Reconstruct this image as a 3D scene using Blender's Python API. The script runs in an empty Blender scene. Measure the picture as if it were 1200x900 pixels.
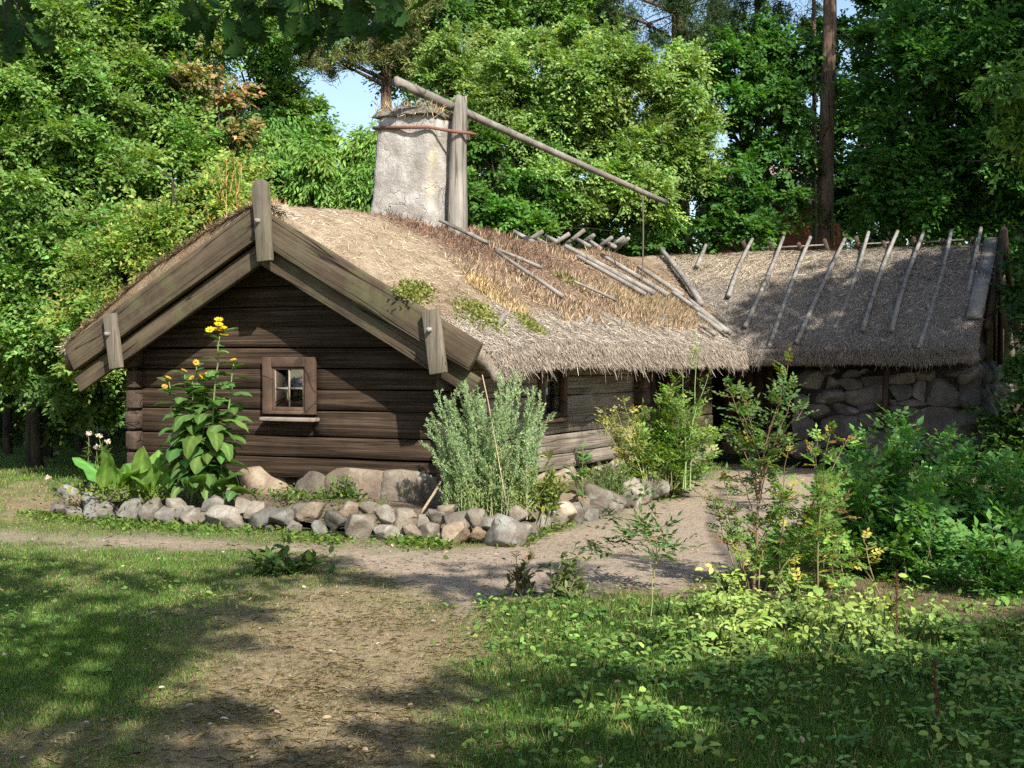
import bpy, bmesh, math, random
import numpy as np
from mathutils import Vector, Matrix

rng = np.random.default_rng(11)
random.seed(11)
scene = bpy.context.scene
COLL = scene.collection

# ------------------------------------------------------------------ camera frame
FPX, CX, CY = 1600.0, 600.0, 450.0
CAM_H = 1.65
PITCH = math.atan(26 / FPX)
_cp, _sp = math.cos(PITCH), math.sin(PITCH)

def ray(u, v):
    xc, yc = (u - CX) / FPX, (CY - v) / FPX
    return np.array([xc, _cp + yc * _sp, -_sp + yc * _cp])

def at(u, v, Y):
    """point of the photograph at distance Y in front of the camera"""
    d = ray(u, v)
    k = Y / d[1]
    return np.array([d[0] * k, Y, CAM_H + d[2] * k])

def onground(u, v, z=0.0):
    d = ray(u, v)
    k = (z - CAM_H) / d[2]
    return np.array([d[0] * k, d[1] * k, z])

def project(P):
    P = np.asarray(P, float)
    x, y, z = P[..., 0], P[..., 1], P[..., 2] - CAM_H
    f = y * _cp - z * _sp
    up = y * _sp + z * _cp
    f = np.where(f < 0.3, 0.3, f)
    return CX + FPX * x / f, CY - FPX * up / f

# house frame: local x along the gable to the right, local y along the ridge
HO = np.array([-2.455, 14.816, 0.0])
HX = np.array([0.8998, -0.4363, 0.0])
HY = np.array([0.4363, 0.8998, 0.0])
HROT = math.atan2(-0.4363, 0.8998)
def loc2w(s, d, z):
    return HO + HX * s + HY * d + np.array([0, 0, z])
def on_d(u, v, d):
    """house coordinates (s, z) of the pixel on the plane d = const"""
    r = ray(u, v); c = np.array([0, 0, CAM_H])
    k = (d - np.dot(c - HO, HY)) / np.dot(r, HY)
    p = c + r * k
    return float(np.dot(p - HO, HX)), float(p[2])
def on_s(u, v, s):
    r = ray(u, v); c = np.array([0, 0, CAM_H])
    k = (s - np.dot(c - HO, HX)) / np.dot(r, HX)
    p = c + r * k
    return float(np.dot(p - HO, HY)), float(p[2])

SUN = np.array([0.301, -0.710, 0.636]); SUN /= np.linalg.norm(SUN)

# ------------------------------------------------------------------ noise
def _hash(ix, iy, iz, seed):
    h = (ix.astype(np.int64) * 374761393 + iy.astype(np.int64) * 668265263 + iz.astype(np.int64) * 2147483647 + seed * 974634777) & 0xffffffff
    h = ((h ^ (h >> 13)) * 1274126177) & 0xffffffff
    h = (h ^ (h >> 16)) & 0xffffffff
    return h / 4294967295.0
def vnoise(x, y, z=None, seed=0):
    x = np.asarray(x, float); y = np.asarray(y, float)
    z = np.zeros_like(x) if z is None else np.asarray(z, float)
    ix, iy, iz = np.floor(x), np.floor(y), np.floor(z)
    fx, fy, fz = x - ix, y - iy, z - iz
    fx, fy, fz = [f * f * (3 - 2 * f) for f in (fx, fy, fz)]
    r = 0
    for a in (0, 1):
        for b in (0, 1):
            for c in (0, 1):
                w = (fx if a else 1 - fx) * (fy if b else 1 - fy) * (fz if c else 1 - fz)
                r = r + w * _hash(ix + a, iy + b, iz + c, seed)
    return r * 2 - 1
def fbm(x, y, z=None, oct=4, seed=0):
    r, a, t = 0, 1.0, 0
    for i in range(oct):
        f = 2.03 ** i
        r = r + a * vnoise(np.asarray(x) * f, np.asarray(y) * f, None if z is None else np.asarray(z) * f, seed + i)
        t += a; a *= 0.5
    return r / t
def smooth(a, b, x):
    t = np.clip((x - a) / (b - a), 0, 1)
    return t * t * (3 - 2 * t)
def norm(v):
    return v / np.maximum(np.linalg.norm(v, axis=-1, keepdims=True), 1e-9)
def rvec(n):
    return norm(rng.normal(size=(n, 3)))

# ------------------------------------------------------------------ mesh accumulation
class Geo:
    def __init__(self):
        self.v, self.c, self.f, self.m, self.n = [], [], [], [], 0
    def add(self, verts, faces, col=(0.5, 0.5, 0.5), mat=0):
        verts = np.asarray(verts, float).reshape(-1, 3)
        if not isinstance(faces, (list, tuple)) or (len(faces) and not isinstance(faces[0], np.ndarray)):
            faces = [np.asarray(faces, int)]
        col = np.asarray(col, float)
        if col.ndim == 1:
            col = np.tile(col, (len(verts), 1))
        self.v.append(verts); self.c.append(col)
        for f in faces:
            f = np.asarray(f, int)
            if len(f):
                self.f.append(f + self.n); self.m.append((len(f), mat))
        self.n += len(verts)
        return self
    def box(self, lo, hi, col=(0.5, 0.5, 0.5), mat=0):
        x0, y0, z0 = lo; x1, y1, z1 = hi
        v = [(x0,y0,z0),(x1,y0,z0),(x1,y1,z0),(x0,y1,z0),(x0,y0,z1),(x1,y0,z1),(x1,y1,z1),(x0,y1,z1)]
        f = np.array([(0,3,2,1),(4,5,6,7),(0,1,5,4),(1,2,6,5),(2,3,7,6),(3,0,4,7)])
        return self.add(v, [f], col, mat)
    def tube(self, pts, rad, sides=6, col=(0.5, 0.5, 0.5), mat=0, cap=True, wob=0.0):
        pts = np.asarray(pts, float); n = len(pts)
        rad = np.full(n, rad, float) if np.isscalar(rad) else np.asarray(rad, float)
        tan = norm(np.gradient(pts, axis=0))
        ref = np.array([0, 0, 1.0]) if abs(tan[0][2]) < 0.9 else np.array([1.0, 0, 0])
        a = norm(np.cross(tan, ref)); b = np.cross(tan, a)
        th = np.linspace(0, 2 * np.pi, sides, endpoint=False)
        ring = np.cos(th)[None, :, None] * a[:, None, :] + np.sin(th)[None, :, None] * b[:, None, :]
        rr = rad[:, None] * (1 + wob * rng.normal(size=(n, sides)))
        V = pts[:, None, :] + ring * rr[..., None]
        i = np.arange(n - 1)[:, None]; j = np.arange(sides)[None, :]
        q = np.stack([i * sides + j, i * sides + (j + 1) % sides, (i + 1) * sides + (j + 1) % sides, (i + 1) * sides + j], -1).reshape(-1, 4)
        V = V.reshape(-1, 3); fs = [q]
        if cap:
            V = np.vstack([V, pts[0], pts[-1]]); k = n * sides; jj = np.arange(sides)
            fs.append(np.stack([np.full(sides, k), (jj + 1) % sides, jj], -1))
            o = (n - 1) * sides
            fs.append(np.stack([np.full(sides, k + 1), o + jj, o + (jj + 1) % sides], -1))
        return self.add(V, fs, col, mat)
    def build(self, name, mats, parent=None, origin=None, smooth_=False, bevel=None, world=False):
        """one mesh object; vertices are given in the frame of the parent (or relative to origin)"""
        v = np.concatenate(self.v); c = np.concatenate(self.c)
        if origin is not None:
            v = v - np.asarray(origin)
        loops = np.concatenate([f.ravel() for f in self.f]).astype(np.int32)
        tot = np.concatenate([np.full(len(f), f.shape[1]) for f in self.f]).astype(np.int32)
        mi = np.concatenate([np.full(n, m) for n, m in self.m]).astype(np.int32)
        me = bpy.data.meshes.new(name)
        me.vertices.add(len(v)); me.loops.add(len(loops)); me.polygons.add(len(tot))
        me.vertices.foreach_set('co', v.astype(np.float32).ravel())
        me.loops.foreach_set('vertex_index', loops)
        st = np.concatenate([[0], np.cumsum(tot)[:-1]]).astype(np.int32)
        me.polygons.foreach_set('loop_start', st)
        me.polygons.foreach_set('material_index', mi)
        me.update(calc_edges=True)
        if smooth_:
            me.polygons.foreach_set('use_smooth', np.ones(len(tot), bool))
        ca = me.color_attributes.new('Col', 'FLOAT_COLOR', 'POINT')
        ca.data.foreach_set('color', np.hstack([c, np.ones((len(c), 1))]).astype(np.float32).ravel())
        for m in (mats if isinstance(mats, (list, tuple)) else [mats]):
            me.materials.append(m)
        o = bpy.data.objects.new(name, me); COLL.objects.link(o)
        if parent is not None:
            o.parent = parent
        elif origin is not None:
            o.location = origin
        if bevel:
            b = o.modifiers.new('edge', 'BEVEL'); b.width = bevel; b.segments = 2; b.limit_method = 'ANGLE'
        return o

def tag(o, label=None, cat=None, group=None, kind=None):
    if label: o['label'] = label
    if cat: o['category'] = cat
    if group: o['group'] = group
    if kind: o['kind'] = kind
    return o
def thing(name, label, cat, loc=(0, 0, 0), rotz=0.0, group=None):
    o = bpy.data.objects.new(name, None); COLL.objects.link(o)
    o.location = loc; o.rotation_euler = (0, 0, rotz); o.empty_display_size = 0.2
    return tag(o, label, cat, group)

# ------------------------------------------------------------------ leaves
T_RHOMB = (np.array([(0, 0, 0), (.42, .5, .07), (1, 0, -.06), (.42, -.5, .07)]), [np.array([(0, 2, 1), (0, 3, 2)])])
T_OVAL = (np.array([(0, 0, 0), (.25, .42, .07), (.28, 0, 0), (.25, -.42, .07), (.68, .42, .04), (.7, 0, -.02), (.68, -.42, .04), (1, 0, -.12)]),
          [np.array([(0, 2, 1), (0, 3, 2), (4, 5, 7), (5, 6, 7)]), np.array([(1, 2, 5, 4), (2, 3, 6, 5)])])
def _oak():
    o = [(0, .03), (.12, .08), (.2, .2), (.27, .1), (.36, .3), (.46, .33), (.47, .15), (.56, .42), (.68, .44), (.68, .2), (.78, .36), (.88, .3), (.88, .14), (.97, .14), (1.0, .04)]
    L = [(a, b, .05 * b) for a, b in o]; R = [(a, -b, .05 * b) for a, b in o]; M = [(a, 0, -.06 * a * a) for a, b in o]
    n = len(o); V = np.array(L + M + R); f = []
    for i in range(n - 1):
        f += [(i, n + i, n + i + 1, i + 1), (n + i, 2 * n + i, 2 * n + i + 1, n + i + 1)]
    return V, [np.array(f)]
T_OAK = _oak()
def leaves(g, P, A, N, L, W, col, tmpl=T_RHOMB, mat=0):
    n = len(P)
    if n == 0: return
    A = norm(A); N = norm(N - A * (N * A).sum(-1, keepdims=True)); S = np.cross(N, A)
    L = np.broadcast_to(np.asarray(L, float), (n,)); W = np.broadcast_to(np.asarray(W, float), (n,))
    t, fs = tmpl; k = len(t)
    V = (P[:, None] + A[:, None] * (t[None, :, 0:1] * L[:, None, None]) + S[:, None] * (t[None, :, 1:2] * W[:, None, None]) + N[:, None] * (t[None, :, 2:3] * L[:, None, None]))
    off = (np.arange(n) * k)
    F = [(f[None] + off[:, None, None]).reshape(-1, f.shape[1]) for f in fs]
    C = np.broadcast_to(np.asarray(col, float), (n, 3)) if np.ndim(col) < 2 else col
    g.add(V.reshape(-1, 3), F, np.repeat(C, k, 0), mat)
def vary(n, base, dv=0.25, hue=0.12, alt=None, palt=0.0):
    base = np.asarray(base, float)
    c = np.tile(base, (n, 1)) * np.exp(rng.normal(0, dv, (n, 1)))
    c[:, 0] *= np.exp(rng.normal(0, hue, n)); c[:, 2] *= np.exp(rng.normal(0, hue, n))
    if alt is not None:
        m = rng.random(n) < palt
        c[m] = np.asarray(alt) * np.exp(rng.normal(0, dv, (m.sum(), 1)))
    return np.clip(c, 0.002, 0.9)

# ------------------------------------------------------------------ materials
def newmat(name):
    m = bpy.data.materials.new(name); m.use_nodes = True
    nt = m.node_tree; nt.nodes.clear()
    out = nt.nodes.new('ShaderNodeOutputMaterial')
    return m, nt, out
class NB:
    """tiny node builder"""
    def __init__(self, nt): self.nt = nt
    def n(self, typ, **kw):
        nd = self.nt.nodes.new(typ)
        for k, v in kw.items(): setattr(nd, k, v)
        return nd
    def l(self, a, b): self.nt.links.new(a, b)
    def coord(self, scale=(1, 1, 1), kind='Object'):
        t = self.n('ShaderNodeTexCoord'); m = self.n('ShaderNodeMapping'); m.inputs['Scale'].default_value = scale
        self.l(t.outputs[kind], m.inputs['Vector']); return m.outputs['Vector']
    def noise(self, vec, scale, detail=4, rough=.55, dist=0.0):
        t = self.n('ShaderNodeTexNoise'); t.inputs['Scale'].default_value = scale; t.inputs['Detail'].default_value = detail
        t.inputs['Roughness'].default_value = rough; t.inputs['Distortion'].default_value = dist
        self.l(vec, t.inputs['Vector']); return t.outputs['Fac']
    def ramp(self, fac, stops):
        r = self.n('ShaderNodeValToRGB'); e = r.color_ramp.elements
        while len(e) < len(stops): e.new(0.5)
        for el, (p, c) in zip(e, stops):
            el.position = p; el.color = (c if len(c) == 4 else (*c, 1)) if hasattr(c, '__len__') else (c, c, c, 1)
        self.l(fac, r.inputs['Fac']); return r.outputs['Color']
    def mix(self, fac, a, b, mode='MIX'):
        m = self.n('ShaderNodeMix', data_type='RGBA', blend_type=mode)
        ins = [i for i in m.inputs if i.type == 'RGBA']
        for val, sock in ((fac, m.inputs[0]), (a, ins[0]), (b, ins[1])):
            if hasattr(val, 'is_linked'): self.l(val, sock)
            elif hasattr(val, '__len__'): sock.default_value = (*val, 1) if len(val) == 3 else val
            else: sock.default_value = val
        return [o for o in m.outputs if o.type == 'RGBA'][0]
    def math(self, op, a, b=0.0):
        m = self.n('ShaderNodeMath', operation=op)
        for val, sock in ((a, m.inputs[0]), (b, m.inputs[1])):
            if hasattr(val, 'is_linked'): self.l(val, sock)
            else: sock.default_value = val
        return m.outputs[0]
    def bump(self, h, strength=.5, dist=.02, nrm=None):
        b = self.n('ShaderNodeBump'); b.inputs['Strength'].default_value = strength; b.inputs['Distance'].default_value = dist
        self.l(h, b.inputs['Height'])
        if nrm is not None: self.l(nrm, b.inputs['Normal'])
        return b.outputs['Normal']
    def attr(self):
        a = self.n('ShaderNodeVertexColor'); a.layer_name = 'Col'; return a.outputs['Color']
    def bsdf(self, out, col, rough=.8, spec=.3, nrm=None):
        p = self.n('ShaderNodeBsdfPrincipled')
        if hasattr(col, 'is_linked'): self.l(col, p.inputs['Base Color'])
        else: p.inputs['Base Color'].default_value = (*col, 1)
        if hasattr(rough, 'is_linked'): self.l(rough, p.inputs['Roughness'])
        else: p.inputs['Roughness'].default_value = rough
        p.inputs['Specular IOR Level'].default_value = spec
        if nrm is not None: self.l(nrm, p.inputs['Normal'])
        if out is not None: self.l(p.outputs[0], out.inputs['Surface'])
        return p

def leaf_mat(name, trans=.35, rough=.45, spec=.35):
    m, nt, out = newmat(name); b = NB(nt)
    col = b.attr()
    nz = b.noise(b.coord((1, 1, 1)), 9.0, 2)
    col = b.mix(b.math('MULTIPLY', nz, .35), col, (.5, .5, .2), 'OVERLAY')
    p = b.bsdf(None, col, rough, spec)
    t = b.n('ShaderNodeBsdfTranslucent')
    tc = b.mix(1.0, col, (1.0, 1.0, .45), 'MULTIPLY'); tc = b.mix(1.0, tc, (1.25, 1.35, .8), 'MULTIPLY')
    b.l(tc, t.inputs['Color'])
    mx = b.n('ShaderNodeMixShader'); mx.inputs[0].default_value = trans
    b.l(p.outputs[0], mx.inputs[1]); b.l(t.outputs[0], mx.inputs[2]); b.l(mx.outputs[0], out.inputs['Surface'])
    return m
def wood_mat(name, dark, mid, light, scale, bump=.5, dist=.015, tint=None, rough=.85, crack=.5, usecol=False):
    """weathered wood; scale stretches the grain along one local axis"""
    m, nt, out = newmat(name); b = NB(nt)
    v = b.coord(scale)
    g1 = b.noise(v, 1.0, 8, .68, .15)
    big = b.noise(b.coord((.9, .9, .9)), 1.6, 5, .6)
    col = b.ramp(g1, [(.3, dark), (.5, mid), (.72, light)])
    col = b.mix(b.math('MULTIPLY', big, 1.0), col, tuple(x * .55 for x in mid), 'MIX') if False else b.mix(b.ramp(big, [(.38, 0.0), (.68, .6)]), col, dark)
    if tint is not None:
        t2 = b.noise(b.coord((1.1, 1.1, 1.1)), 2.3, 5, .65)
        col = b.mix(b.ramp(t2, [(.48, 0.0), (.7, .8)]), col, tint)
    if usecol: col = b.mix(1.0, col, b.attr(), 'MULTIPLY')
    cr = b.noise(b.coord(tuple(s * (.45 if s == min(scale) else 1.0) for s in scale)), .55, 2, .5, .08)
    crm = b.ramp(b.math('ABSOLUTE', b.math('SUBTRACT', cr, .5)), [(0.0, 1.0), (.010, 0.0)])
    col = b.mix(b.math('MULTIPLY', crm, crack), col, (.008, .006, .005))
    h = b.math('SUBTRACT', g1, b.math('MULTIPLY', crm, .8))
    b.bsdf(out, col, rough, .15, b.bump(h, bump, dist))
    return m
def rock_mat(name, c1, c2, c3, lichen=(.42, .42, .36), usecol=True, sc=1.0):
    m, nt, out = newmat(name); b = NB(nt)
    v = b.coord((1, 1, 1))
    a = b.noise(v, 3.0 * sc, 6, .6); d = b.noise(v, 26 * sc, 5, .7); e = b.noise(v, 90 * sc, 3, .6)
    col = b.ramp(a, [(.3, c1), (.52, c2), (.72, c3)])
    col = b.mix(b.ramp(d, [(.4, 0.0), (.62, .45)]), col, c1)
    col = b.mix(b.ramp(e, [(.52, 0.0), (.66, .5)]), col, tuple(x * .45 for x in c1))
    li = b.noise(v, 6.5 * sc, 7, .7)
    col = b.mix(b.ramp(li, [(.54, 0.0), (.63, .65)]), col, lichen)
    if usecol: col = b.mix(1.0, col, b.attr(), 'MULTIPLY')
    h = b.math('ADD', b.math('MULTIPLY', a, .6), b.math('ADD', b.math('MULTIPLY', d, .3), b.math('MULTIPLY', e, .12)))
    b.bsdf(out, col, .9, .2, b.bump(h, .9, .04))
    return m
def col_mat(name, rough=.85, spec=.2, nscale=30, amt=.4, bump=.3, dist=.01, stretch=(1, 1, 1)):
    """colour from the mesh with fine procedural variation"""
    m, nt, out = newmat(name); b = NB(nt)
    n1 = b.noise(b.coord(stretch), nscale, 5, .65)
    col = b.mix(1.0, b.attr(), b.ramp(n1, [(.25, 1 - amt), (.75, 1 + amt)]), 'MULTIPLY')
    b.bsdf(out, col, rough, spec, b.bump(n1, bump, dist))
    return m

M = {}
M['leaf'] = leaf_mat('leaf', .42, .6, .16)
M['leaf_soft'] = leaf_mat('leaf_soft', .3, .7, .15)
M['leaf_gloss'] = leaf_mat('leaf_gloss', .3, .42, .35)
M['grass'] = leaf_mat('grass_blade', .35, .6, .2)
M['straw'] = col_mat('straw', .85, .12, 60, .25, .2, .004)
M['leaf_dark'] = leaf_mat('leaf_dark', .25, .75, .12)
M['petal'] = leaf_mat('petal', .3, .6, .2)
M['bark'] = wood_mat('bark', (.02, .016, .012), (.06, .048, .036), (.12, .1, .08), (9, 9, 1.6), 1.0, .05)
M['bark_pine'] = wood_mat('bark_pine', (.06, .042, .03), (.18, .12, .085), (.30, .21, .15), (7, 7, 1.6), 1.0, .05)
M['stemcol'] = col_mat('plant_stem', .7, .25, 40, .3, .2, .004)
# ================================================================== MATERIALS OF THE COTTAGE
M['log_dark'] = wood_mat('dark_log', (.013, .009, .006), (.05, .033, .021), (.135, .093, .062), (.6, 12, 24), .8, .02)
M['log_grey'] = wood_mat('grey_log', (.09, .072, .056), (.26, .22, .18), (.42, .37, .315), (14, .9, 22), .8, .02)
M['log_end'] = wood_mat('log_end', (.03, .021, .015), (.08, .056, .041), (.15, .11, .084), (6, 6, 9), .8, .02)
M['board'] = wood_mat('weathered_board', (.044, .032, .022), (.088, .066, .044), (.15, .116, .08), (.8, 13, 13), .8, .015, tint=(.11, .11, .055), crack=.9)
M['board_v'] = wood_mat('weathered_batten', (.07, .058, .045), (.16, .135, .105), (.25, .215, .17), (16, 16, 1.4), .7, .015, tint=(.14, .125, .08))
M['plank_dark'] = wood_mat('dark_plank', (.018, .012, .009), (.045, .03, .021), (.08, .055, .04), (10, 10, .8), .6, .015)
M['frame_brown'] = wood_mat('brown_frame', (.045, .029, .020), (.10, .064, .044), (.15, .10, .072), (5, 5, 5), .5, .01)
M['door_brown'] = wood_mat('ochre_door', (.12, .05, .02), (.27, .125, .05), (.36, .19, .09), (8, 8, 1), .5, .01)
M['sash'] = wood_mat('sash_wood', (.14, .11, .085), (.26, .21, .165), (.34, .29, .24), (6, 6, 6), .4, .008)
M['pole'] = wood_mat('grey_pole', (.11, .10, .088), (.23, .215, .195), (.35, .33, .30), (5, 5, 5), .7, .015)
M['old_wood'] = wood_mat('silver_wood', (.12, .105, .09), (.27, .245, .21), (.40, .37, .325), (14, 14, 1.2), .9, .02)
M['lever'] = wood_mat('lever_wood', (.09, .08, .07), (.20, .185, .165), (.31, .29, .26), (4, 4, 4), .7, .015, tint=(.2, .15, .11))
M['rock'] = rock_mat('field_stone', (.13, .107, .085), (.27, .228, .18), (.385, .335, .27), lichen=(.33, .33, .28))
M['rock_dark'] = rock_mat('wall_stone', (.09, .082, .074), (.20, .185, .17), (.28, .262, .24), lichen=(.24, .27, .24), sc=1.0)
M['mortar'] = rock_mat('dark_joint', (.018, .016, .013), (.035, .031, .026), (.055, .048, .04), lichen=(.04, .04, .03), usecol=False)
M['iron'] = col_mat('rusty_iron', .8, .4, 60, .5, .4, .004)
M['rope'] = col_mat('rope', .9, .1, 200, .3, .3, .003)
M['cloth'] = col_mat('curtain_cloth', .9, .1, 60, .15, .1, .002)

def thatch_mat():
    m, nt, out = newmat('thatch'); b = NB(nt)
    v = b.coord((1, 1, 1))
    n1 = b.noise(v, 55, 6, .75, .6); n2 = b.noise(v, 9, 5, .65); n3 = b.noise(v, 1.7, 4, .6)
    sp = b.noise(v, 140, 3, .7)
    col = b.mix(1.0, b.attr(), b.ramp(n1, [(.28, .42), (.5, .95), (.74, 1.5)]), 'MULTIPLY')
    col = b.mix(b.ramp(n2, [(.42, 0.0), (.66, .55)]), col, (.16, .11, .07))
    col = b.mix(b.ramp(n3, [(.46, 0.0), (.7, .35)]), col, (.36, .31, .24))
    col = b.mix(b.ramp(sp, [(.58, 0.0), (.7, .5)]), col, (.55, .47, .35))
    h = b.math('ADD', b.math('MULTIPLY', n1, .7), b.math('MULTIPLY', n2, .6))
    b.bsdf(out, col, .95, .1, b.bump(h, 1.0, .05))
    return m
M['thatch'] = thatch_mat()
def plaster_mat():
    m, nt, out = newmat('old_plaster'); b = NB(nt)
    v = b.coord((1, 1, 1)); vs = b.coord((3.2, 3.2, .7))
    n1 = b.noise(v, 4.5, 7, .65); n2 = b.noise(v, 38, 5, .7); st = b.noise(vs, 2.4, 6, .65)
    col = b.ramp(n1, [(.3, (.24, .22, .20)), (.5, (.39, .365, .335)), (.68, (.52, .49, .45))])
    col = b.mix(b.ramp(st, [(.5, 0.0), (.7, .55)]), col, (.24, .225, .20))
    col = b.mix(b.ramp(n2, [(.5, 0.0), (.66, .45)]), col, (.22, .20, .18))
    # yellow lichen streak where the two faces of the stack meet
    col = b.mix(b.math('MULTIPLY', b.attr(), b.ramp(n1, [(.40, .05), (.6, .6)])), col, (.45, .37, .13))
    vo = b.n('ShaderNodeTexVoronoi', feature='DISTANCE_TO_EDGE'); vo.inputs['Scale'].default_value = 2.1
    wv = b.n('ShaderNodeVectorMath', operation='ADD'); nv_ = b.n('ShaderNodeTexNoise'); nv_.inputs['Scale'].default_value = 5; b.l(v, nv_.inputs['Vector'])
    sc_ = b.n('ShaderNodeVectorMath', operation='SCALE'); sc_.inputs['Scale'].default_value = .5; b.l(nv_.outputs['Color'], sc_.inputs[0]); b.l(v, wv.inputs[0]); b.l(sc_.outputs[0], wv.inputs[1]); b.l(wv.outputs[0], vo.inputs['Vector'])
    ck = b.math('MULTIPLY', b.ramp(vo.outputs['Distance'], [(0.0, 1.0), (.02, 0.0)]), b.ramp(n1, [(.45, 0.0), (.6, 1.0)]))
    col = b.mix(b.math('MULTIPLY', ck, .7), col, (.10, .09, .08))
    n1 = b.math('SUBTRACT', n1, b.math('MULTIPLY', ck, .5))
    pt_ = b.noise(v, 2.6, 3, .5); col = b.mix(b.ramp(pt_, [(.52, 0.0), (.62, .45)]), col, (.25, .225, .195))
    h = b.math('ADD', n1, b.math('MULTIPLY', n2, .4))
    b.bsdf(out, col, .95, .15, b.bump(h, .8, .04))
    return m
M['plaster'] = plaster_mat()
def glass_mat():
    m, nt, out = newmat('old_glass'); b = NB(nt)
    tr = b.n('ShaderNodeBsdfTransparent'); tr.inputs[0].default_value = (.80, .86, .82, 1)
    gl = b.n('ShaderNodeBsdfGlossy'); gl.inputs['Roughness'].default_value = .03
    nz = b.noise(b.coord((1, 1, 1)), 6, 3); b.l(b.bump(nz, .25, .02), gl.inputs['Normal'])
    fr = b.n('ShaderNodeFresnel'); fr.inputs[0].default_value = 1.5
    mx = b.n('ShaderNodeMixShader'); b.l(fr.outputs[0], mx.inputs[0]); b.l(tr.outputs[0], mx.inputs[1]); b.l(gl.outputs[0], mx.inputs[2])
    b.l(mx.outputs[0], out.inputs['Surface'])
    return m
M['glass'] = glass_mat()

# ================================================================== ROCKS
def _ico(sub):
    bm = bmesh.new(); bmesh.ops.create_icosphere(bm, subdivisions=sub, radius=1.0)
    v = np.array([x.co[:] for x in bm.verts]); f = np.array([[x.index for x in q.verts] for q in bm.faces]); bm.free()
    return v, f
ICO3, ICO4 = _ico(3), _ico(4)
def rock(g, c, size, rot=0.0, seed=0, cuts=7, rough=.10, col=(1, 1, 1), ico=None, blocky=1.0):
    """a field stone: a sphere flattened along a few random planes, then roughened"""
    v, f = ico or ICO3
    r = np.random.default_rng(seed)
    p = np.sign(v) * np.abs(v) ** blocky
    for _ in range(cuts):
        n = r.normal(size=3); n /= np.linalg.norm(n); h = r.uniform(.46, .80)
        d = p @ n - h
        p -= np.where(d > 0, d * .92, 0)[:, None] * n
    o = r.uniform(0, 50, 3)
    p *= (1 + rough * fbm(p[:, 0] * 1.6 + o[0], p[:, 1] * 1.6 + o[1], p[:, 2] * 1.6 + o[2], 4))[:, None]
    p *= (1 + .18 * rough * fbm(p[:, 0] * 9 + o[0], p[:, 1] * 9 + o[1], p[:, 2] * 9 + o[2], 3))[:, None]
    p /= np.abs(p).max(0)
    p *= np.asarray(size) / 2
    ca, sa = math.cos(rot), math.sin(rot)
    p = np.stack([p[:, 0] * ca - p[:, 1] * sa, p[:, 0] * sa + p[:, 1] * ca, p[:, 2]], -1)
    g.add(p + np.asarray(c), [f], col)

# ================================================================== COTTAGE
cot = thing('thatched_cottage', 'old low brown log cottage with a thatched roof and a stone walled wing', 'cottage', tuple(HO), HROT)

def logs(g, axis, spans, zs, out, base, depth=.16, seed=0, dropcol=.0):
    """hewn logs lying on one another; spans = [(a0, a1)] per log along the axis, out = outward sign across it"""
    r = np.random.default_rng(seed)
    for k, (a0, a1) in enumerate(spans):
        z0, z1 = zs[k], zs[k + 1]
        if a1 - a0 < .1: continue
        n = max(4, int((a1 - a0) / .12))
        t = np.linspace(a0, a1, n)
        h = z1 - z0
        prof = [(-depth, 0.004), (0.0, .006), (.015, .014), (.018, .35 * h), (.019, .66 * h), (.018, h - .026), (.014, h - .010), (.003, h - .003), (-depth, h - .004)]
        j = r.normal(0, .004)
        V = []
        for i, (o, z) in enumerate(prof):
            wob = .011 * fbm(t * 1.1 + seed * 7 + k * 3.1, np.full(n, i * .6), oct=3, seed=seed)
            zz = z0 + z + np.zeros(n) + .012 * fbm(t * .6 + z0 * 25.3, np.full(n, 3.3 * (i > 4)), oct=3, seed=seed + 9) * (1 if 0 < i < len(prof) - 1 else 0)
            acr = base + out * (o + j + np.zeros(n) + (wob if 0 < i < len(prof) - 1 else 0))
            V.append(np.stack([t, acr, zz], -1) if axis == 'x' else np.stack([acr, t, zz], -1))
        V = np.array(V); m = len(prof)
        i = np.arange(m)[:, None]; jx = np.arange(n - 1)[None, :]
        q = np.stack([i * n + jx, i * n + jx + 1, ((i + 1) % m) * n + jx + 1, ((i + 1) % m) * n + jx], -1).reshape(-1, 4)
        cap0 = np.array([[i * n for i in range(m)]]); cap1 = np.array([[i * n + n - 1 for i in range(m)][::-1]])
        tone = np.exp(r.normal(0, .13))
        g.add(V.reshape(-1, 3), [q, cap0, cap1], (tone, tone, tone))

GZ = [.393, .615, .846, 1.126, 1.35, 1.57, 1.80, 2.03, 2.25, 2.47, 2.69, 2.91, 3.1]
def under(z): return (3.02 - z) / .56
def px_rect_d(u0, v0, u1, v1, d):
    a = on_d(u0, v0, d); b = on_d(u1, v1, d)
    return a[0], b[0], b[1], a[1]          # s0 s1 z0 z1
s0, s1, z0, z1 = WINR = px_rect_d(308.5, 418.5, 369, 486, -.06)
g = Geo()
for k in range(len(GZ) - 1):
    h = min(2.2, under((GZ[k] + GZ[k + 1]) / 2))
    if GZ[k + 1] > z0 + .035 and GZ[k] < z1 - .15:      # logs cut by the window
        logs(g, 'x', [(-h, s0 + .06)], GZ[k:k + 2], -1, 0.0, seed=3 + k)
        logs(g, 'x', [(s1 - .06, h)], GZ[k:k + 2], -1, 0.0, seed=3 + k)
        if GZ[k] < z0: logs(g, 'x', [(s0 + .06, s1 - .06)], [GZ[k], z0 + .02], -1, -.002, seed=3 + k)
        if GZ[k + 1] > z1: logs(g, 'x', [(s0 + .06, s1 - .06)], [z1 - .02, GZ[k + 1]], -1, -.002, seed=3 + k)
    else:
        logs(g, 'x', [(-h, h)], GZ[k:k + 2], -1, 0.0, seed=3 + k)
g.build('gable_wall', M['log_dark'], cot)
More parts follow.
